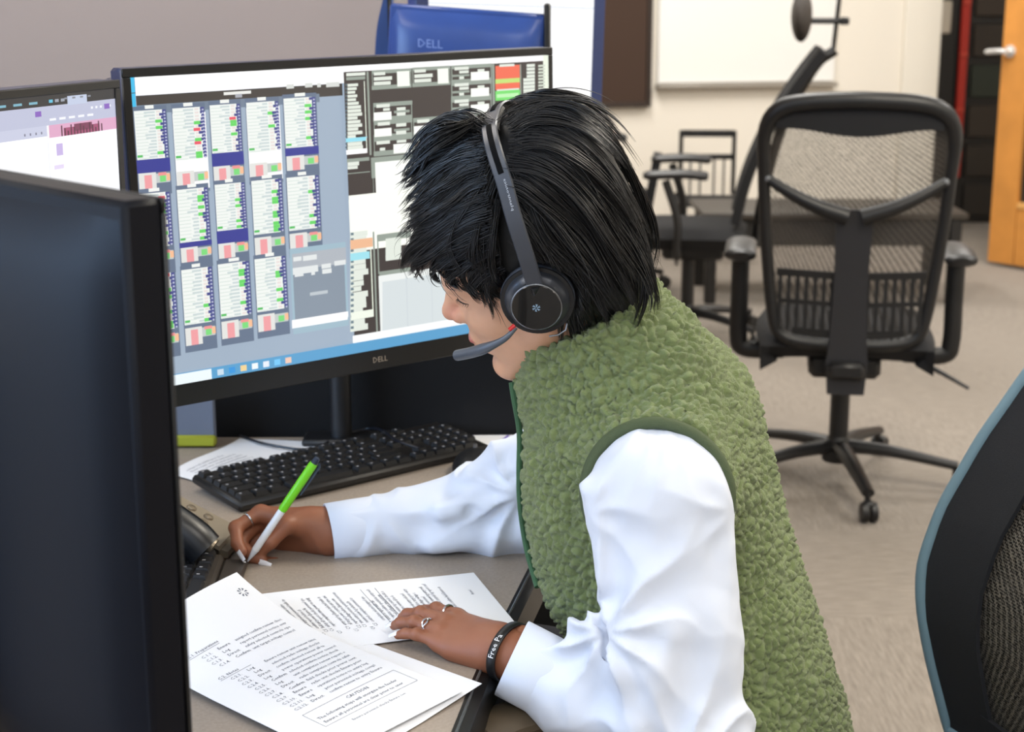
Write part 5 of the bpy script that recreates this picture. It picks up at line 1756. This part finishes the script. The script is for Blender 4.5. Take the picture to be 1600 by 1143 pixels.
GUIDES = [  # (points, strands, spread px, lift)
    ([(756, 200), (728, 178), (700, 178), (672, 205), (652, 240), (640, 268)], 60, 9, .004),
    ([(756, 205), (722, 190), (690, 205), (664, 235), (645, 262), (632, 285)], 90, 12, .004),
    ([(756, 215), (715, 212), (682, 240), (658, 268), (640, 285), (626, 300)], 90, 12, .006),
    ([(757, 230), (718, 235), (690, 262), (665, 290), (645, 312), (628, 326)], 110, 12, .008),
    ([(758, 248), (722, 256), (697, 285), (674, 318), (650, 335), (624, 340)], 110, 12, .010),
    ([(760, 268), (728, 276), (704, 304), (680, 336), (655, 352), (630, 356)], 110, 12, .010),
    ([(761, 290), (730, 296), (704, 320), (676, 346), (646, 362), (628, 385)], 120, 13, .010),
    ([(763, 305), (735, 312), (706, 335), (674, 358), (643, 380), (630, 410), (636, 428)], 120, 12, .010),
    ([(765, 325), (738, 335), (706, 354), (672, 376), (646, 396), (638, 420), (652, 434)], 120, 12, .008),
    ([(767, 345), (740, 356), (712, 372), (684, 388), (664, 408), (662, 422), (676, 432)], 120, 11, .008),
    ([(770, 365), (744, 376), (716, 390), (694, 404), (684, 420), (692, 430), (706, 436)], 120, 10, .006),
    ([(775, 385), (750, 394), (726, 406), (708, 420), (708, 436), (720, 436), (742, 444)], 110, 9, .005),
    ([(780, 400), (758, 410), (738, 424), (730, 438), (746, 446), (768, 456), (788, 468)], 110, 9, .004),
    ([(786, 415), (768, 424), (756, 438), (764, 452), (784, 468), (796, 482)], 90, 9, .003),
    ([(768, 280), (756, 330), (748, 380), (752, 424), (772, 456), (796, 476)], 110, 13, .004),
    ([(772, 310), (768, 360), (768, 410), (780, 446), (798, 470)], 110, 12, .004),
    ([(764, 250), (748, 300), (734, 350), (728, 396), (740, 422), (768, 446)], 110, 12, .005),
    ([(762, 232), (738, 275), (716, 325), (702, 372), (704, 402), (724, 424)], 100, 12, .005),
    # behind the band
    ([(792, 196), (815, 172), (850, 163), (890, 174), (930, 200), (962, 236)], 110, 10, .006),
    ([(793, 200), (820, 182), (862, 178), (908, 200), (950, 240), (985, 290)], 120, 13, .008),
    ([(794, 206), (830, 196), (876, 204), (924, 240), (964, 286), (996, 340), (1008, 390)], 130, 14, .008),
    ([(795, 216), (834, 212), (880, 232), (926, 272), (966, 326), (996, 384), (1010, 432)], 130, 14, .008),
    ([(797, 230), (836, 232), (882, 260), (924, 304), (962, 358), (992, 414), (1008, 462)], 130, 14, .008),
    ([(800, 246), (840, 254), (884, 290), (920, 336), (956, 388), (986, 440), (1000, 490)], 130, 14, .008),
    ([(803, 262), (842, 278), (880, 318), (914, 366), (948, 416), (976, 462), (990, 516)], 130, 14, .007),
    ([(806, 284), (842, 304), (876, 346), (906, 394), (936, 438), (962, 478), (976, 500)], 130, 14, .006),
    ([(810, 306), (842, 330), (872, 372), (898, 416), (922, 456), (944, 488), (956, 504)], 120, 13, .006),
    ([(814, 330), (842, 356), (868, 396), (890, 434), (908, 474), (922, 510), (930, 540)], 120, 12, .006),
    ([(820, 352), (846, 380), (872, 414), (892, 450), (904, 490), (912, 524), (920, 550)], 130, 11, .006),
    ([(826, 376), (852, 402), (878, 430), (894, 464), (900, 500), (908, 532), (918, 552)], 110, 9, .006),
    ([(836, 400), (866, 416), (888, 436), (898, 470), (902, 505), (912, 540)], 90, 8, .005),
    ([(890, 260), (935, 310), (970, 370), (995, 425), (1012, 458), (1004, 498)], 110, 12, .009),
    ([(900, 240), (950, 290), (985, 350), (1008, 410), (1014, 455), (1000, 500), (992, 522)], 110, 12, .009),
    ([(800, 240), (815, 290), (840, 340), (870, 380), (905, 410), (945, 440)], 100, 16, .004),
]


def on_head(px, py, l):
    """point on the viewing ray where the head-left coordinate is l (cm)"""
    r = ray(px, py); C = np.array([0, 0, CAMH]); nvec = HR[1]
    t = (l * .01 * HS - (C - HO) @ nvec) / (r @ nvec)
    return C + r * t


CUPC = on_head(839, 474, 10.0)


def strands(guides, mirror, seed, frac=1.0):
    r = np.random.default_rng(seed)
    V = []; Q = []; off = 0
    for pts, n, sp, lift in guides:
        base = [depth_at(x, y, lift) for x, y in pts]
        # silhouettes: keep depth smooth along the lock
        base = np.array(base)
        if len(base) > 3: base[1:-1] = .5 * base[1:-1] + .25 * (base[:-2] + base[2:])
        pth = bez(base, 5)
        m = len(pth)
        if mirror:
            q = (pth - HO) @ HR.T; q[:, 1] *= -1; pth = HO + q @ HR
        tg = np.gradient(pth, axis=0); tg /= np.linalg.norm(tg, axis=1)[:, None]
        out = pth - hd_(-1, 0, 4); out -= tg * np.sum(out * tg, 1)[:, None]; out /= np.linalg.norm(out, axis=1)[:, None]
        sd = np.cross(tg, out)
        t = np.linspace(0, 1, m)
        NL = 6
        locks = [(r.normal(0, 1.05) * sp / 1440., r.uniform(-.004, .009), r.uniform(0, 6.28), r.uniform(.001, .0055), r.uniform(1.2, 3.2), r.uniform(.80, 1.0), r.normal(0, .009), r.uniform(-.004, .010)) for _ in range(NL)]
        for i in range(int(n * frac)):
            ls, lo_, lw, la, lf_, lcut, ltip, lout = locks[i % NL]
            s = sp / 1440. * r.normal(0, .42); o = r.uniform(-.0025, .0025)
            clump = 1 - .80 * t ** 1.5 * r.uniform(.6, 1.0)
            wav = r.uniform(0, 6.28); amp = r.uniform(.0003, .0016); fr_ = r.uniform(1.5, 4)
            cut = max(6, int(m * lcut * r.uniform(.84, 1.0)))
            st = int(m * r.uniform(0, .22))
            env = np.sin(np.clip(t * 1.15, 0, 1) * math.pi / 2)
            lat = ls * (1 - .25 * t) + s * clump + la * np.sin(lw + lf_ * t * 4) * env + amp * np.sin(wav + fr_ * t * 5) * env + ltip * t ** 3
            c = pth + sd * lat[:, None] + out * (lo_ * env + o * clump + lout * t ** 2.5 + .6 * la * np.cos(lw + lf_ * t * 4) * env)[:, None]
            if r.random() < .07:          # fly-away
                c = c + (out * r.uniform(.0, .012) + sd * r.normal(0, .014)) * (t ** 1.6)[:, None]
            if not mirror:                # hair lies under the ear cushion
                q = (c - HO) @ HR.T; cc = (CUPC - HO) @ HR.T
                dr = np.hypot(q[:, 0] - cc[0], q[:, 2] - cc[2])
                w_ = np.clip((.047 - dr) / .006, 0, 1)
                q[:, 1] = q[:, 1] * (1 - w_) + np.minimum(q[:, 1], cc[1] - .018) * w_
                c = HO + q @ HR
            c = c[st:cut:1]
            if len(c) < 5: continue
            k = len(c); w = r.uniform(.00035, .00075)
            rad = w * np.clip(np.minimum(np.linspace(.6, 3, k), np.linspace(3.2, .15, k)), .12, 1)
            a = out[st:cut]; b = sd[st:cut]
            ring = [c + (a * math.cos(q) + b * math.sin(q)) * rad[:, None] for q in (1.57, 3.67, 5.76)]
            V.append(np.stack(ring, 1).reshape(-1, 3))
            I_ = np.arange(k - 1)[:, None] * 3
            Q.append(np.concatenate([np.c_[I_ + j, I_ + (j + 1) % 3, I_ + 3 + (j + 1) % 3, I_ + 3 + j] for j in range(3)]) + off)
            off += 3 * k
    return np.concatenate(V), np.concatenate(Q)


SV, SQ = strands(GUIDES, False, 3, 1.25)
ho = fast_mesh('hair_strands', SV, SQ, M_HAIR, hair); ho['kind'] = 'stuff'
SV, SQ = strands(GUIDES, True, 5, .5)
ho = fast_mesh('hair_strands', SV, SQ, M_HAIR, hair); ho['kind'] = 'stuff'

# ================================================================== HEADSET
hs_ = thing('headset', 'black wireless headset with microphone boom worn on the black hair', 'headset', hd_(0, 9, 0))
M_HSB = mat('headset_grey', (66, 68, 74), .38, .2)
M_HSK = mat('headset_black', (20, 20, 22), .35)
M_HSG = mat('headset_gloss', (8, 8, 9), .12, coat=.5)
M_HSC = mat('headset_chrome', (140, 142, 146), .22, .9)
M_CUSH = mat('cushion_leatherette', (92, 96, 106), .5, bump=(500, .2))


near = [on_head(836, 446, 10.6), on_head(822, 400, 11.0), on_head(803, 340, 10.6), on_head(788, 285, 9.2), on_head(772, 235, 6.6), on_head(765, 204, 3.4), on_head(766, 190, .6)]
loc = lambda p: (p - HO) @ HR.T
far = []
for p in near[::-1][1:]:
    q = loc(p).copy(); q[1] = -q[1]; far.append(HO + q @ HR)
bp_ = bez(near + far, 8)
tg = np.gradient(bp_, axis=0); tg /= np.linalg.norm(tg, axis=1)[:, None]
cen = hd_(-1, 0, 5)
wd = HR[0] * np.ones((len(bp_), 1)); wd = wd - tg * np.sum(wd * tg, 1)[:, None]; wd /= np.linalg.norm(wd, axis=1)[:, None]
ot = np.cross(tg, wd); sgn = np.sign(np.sum(ot * (bp_ - cen), 1))[:, None]; ot *= sgn


def ribbon(i0, i1, w0, o0, th, name, m, parent):
    P = []; F = []; n = i1 - i0
    for i in range(i0, i1):
        for (a, b) in ((-1, 0), (-.85, 1), (.85, 1), (1, 0), (.85, -.6), (-.85, -.6)):
            P.append(bp_[i] + wd[i] * a * w0 + ot[i] * (o0 + b * th / 2))
    for i in range(n - 1):
        for k in range(6): F.append((i * 6 + k, i * 6 + (k + 1) % 6, (i + 1) * 6 + (k + 1) % 6, (i + 1) * 6 + k))
    F += [tuple(range(6)), tuple((n - 1) * 6 + k for k in range(6))]
    return G().add(P, F).mk(name, m, parent)


NP = len(bp_)
band = ribbon(0, NP, .0088, .0, .0032, 'headband', M_HSB, hs_)
ribbon(26, 44, .0030, .0020, .0012, 'slot_inlay', mat('slot_matte', (6, 6, 7), .8, spec=.1), band)
ribbon(NP - 44, NP - 26, .0030, .0020, .0012, 'slot_inlay', mat('slot_matte', (6, 6, 7), .8, spec=.1), band)
ribbon(40, NP - 40, .0095, -.0045, .006, 'band_padding', M_HSK, hs_)
# faint lettering on the band
tv, tf = text_geo('plantronics', .0046)
P = []
for x, y in tv:
    s = 17.5 + x / .020 * 7 + 0; i = int(min(max(s, 0), NP - 2)); k = s - i
    c_ = bp_[i] * (1 - k) + bp_[i + 1] * k
    P.append(c_ + wd[i] * (-(y - .0022) * .9 - .0025) + ot[i] * .0023)
G().add(P, tf).mk('band_lettering', mat('letter_grey', (190, 194, 200), .5), band, smooth=False)


def cup(sgn_):
    A_ = HR[1] * sgn_
    c0 = on_head(839, 474, 10.0) if sgn_ > 0 else None
    if sgn_ < 0:
        q = loc(on_head(839, 474, 10.0)).copy(); q[1] = -q[1]; c0 = HO + q @ HR
    c0 = c0 - A_ * .012
    pr = lambda p: [(r * .001, h * .001) for r, h in p]
    k = G().lathe(c0, A_, pr([(26, -9), (36, -8), (39.5, -3), (39.5, 2), (37.5, 5.5), (30, 6.5)]), 48).mk('ear_cushion', M_CUSH, hs_)
    G().lathe(c0, A_, pr([(38.2, 4.2), (39.2, 5.0), (38.6, 6.2), (36.5, 6.6)]), 48).mk('cushion_ring', M_HSK, k)
    h = G().lathe(c0, A_, pr([(35, 5), (34.5, 7), (30.5, 12), (27.5, 16), (26.5, 18.5)]), 48).mk('ear_cup', mat('cup_metal', (74, 76, 82), .3, .6), hs_)
    tl = nrm(A_ + HR[0] * .10 * 0)
    G().lathe(c0, A_, pr([(26.6, 17), (27.2, 18.5), (26.9, 20.2), (26, 20.8)]), 48).mk('cup_rim', M_HSC if sgn_ > 0 else M_HSK, h)
    G().lathe(c0, A_, pr([(26.2, 18), (26.2, 20.4), (25.4, 21.4), (10, 21.8), (1, 21.8)]), 48).mk('cup_face', M_HSG, h)
    return c0, A_, h


cN, aN, hN = cup(1)
cup(-1)
fc = cN + aN * .0222
x_ = -nrm(HR[0] - aN * (HR[0] @ aN)); y_ = nrm(np.cross(aN, -x_)); y_ = y_ if y_[2] > 0 else -y_
g = G()
for k in range(6):
    t = k * math.pi / 3
    g.add([fc + (x_ * math.cos(t + d) + y_ * math.sin(t + d)) * r for d, r in ((-.4, .0009), (-.3, .0042), (.3, .0046), (.4, .0009))], [(0, 1, 2, 3)])
g.mk('cup_logo', mat('logo_blue_grey', (120, 142, 160), .5), hN, smooth=False)
# yoke
g = G(); g.tube([bp_[0] + aN * .0, bp_[0] - tg[0] * .010, cN + aN * .012 + y_ * .026], [.0062, .0062, .0075], 12); g.mk('yoke', M_HSK, hs_)
# microphone boom
m0 = on_head(806, 511, 10.6); m1 = on_head(790, 528, 11.2); m2 = on_head(765, 541, 11.0); m3 = on_head(738, 550, 10.0); m4 = on_head(714, 555, 8.6)
bm_ = bez([m0, m1, m2, m3, m4], 6)
wdt = np.interp(np.linspace(0, 1, len(bm_)), [0, .15, .4, .6, 1], [.0026, .0028, .0040, .0062, .0060])
g = G(); g.tube(bm_, wdt, 12, flat=1.0, up=y_); mb_ = g.mk('microphone_boom', mat('boom_grey', (84, 90, 100), .35, .3), hs_)
g = G(); g.tube([m0 + y_ * .003 + aN * .001, m0 * .5 + m1 * .5 + y_ * .004 + aN * .001], [.0024, .0022], 8); g.mk('red_mark', mat('boom_red', (190, 30, 30), .4), mb_)
g = G(); g.tube([on_head(886, 505, 9.6), on_head(884, 515, 9.7), on_head(872, 523, 9.8), on_head(858, 525, 9.9)], .0011, 8); g.mk('chrome_loop', M_HSC, hs_)
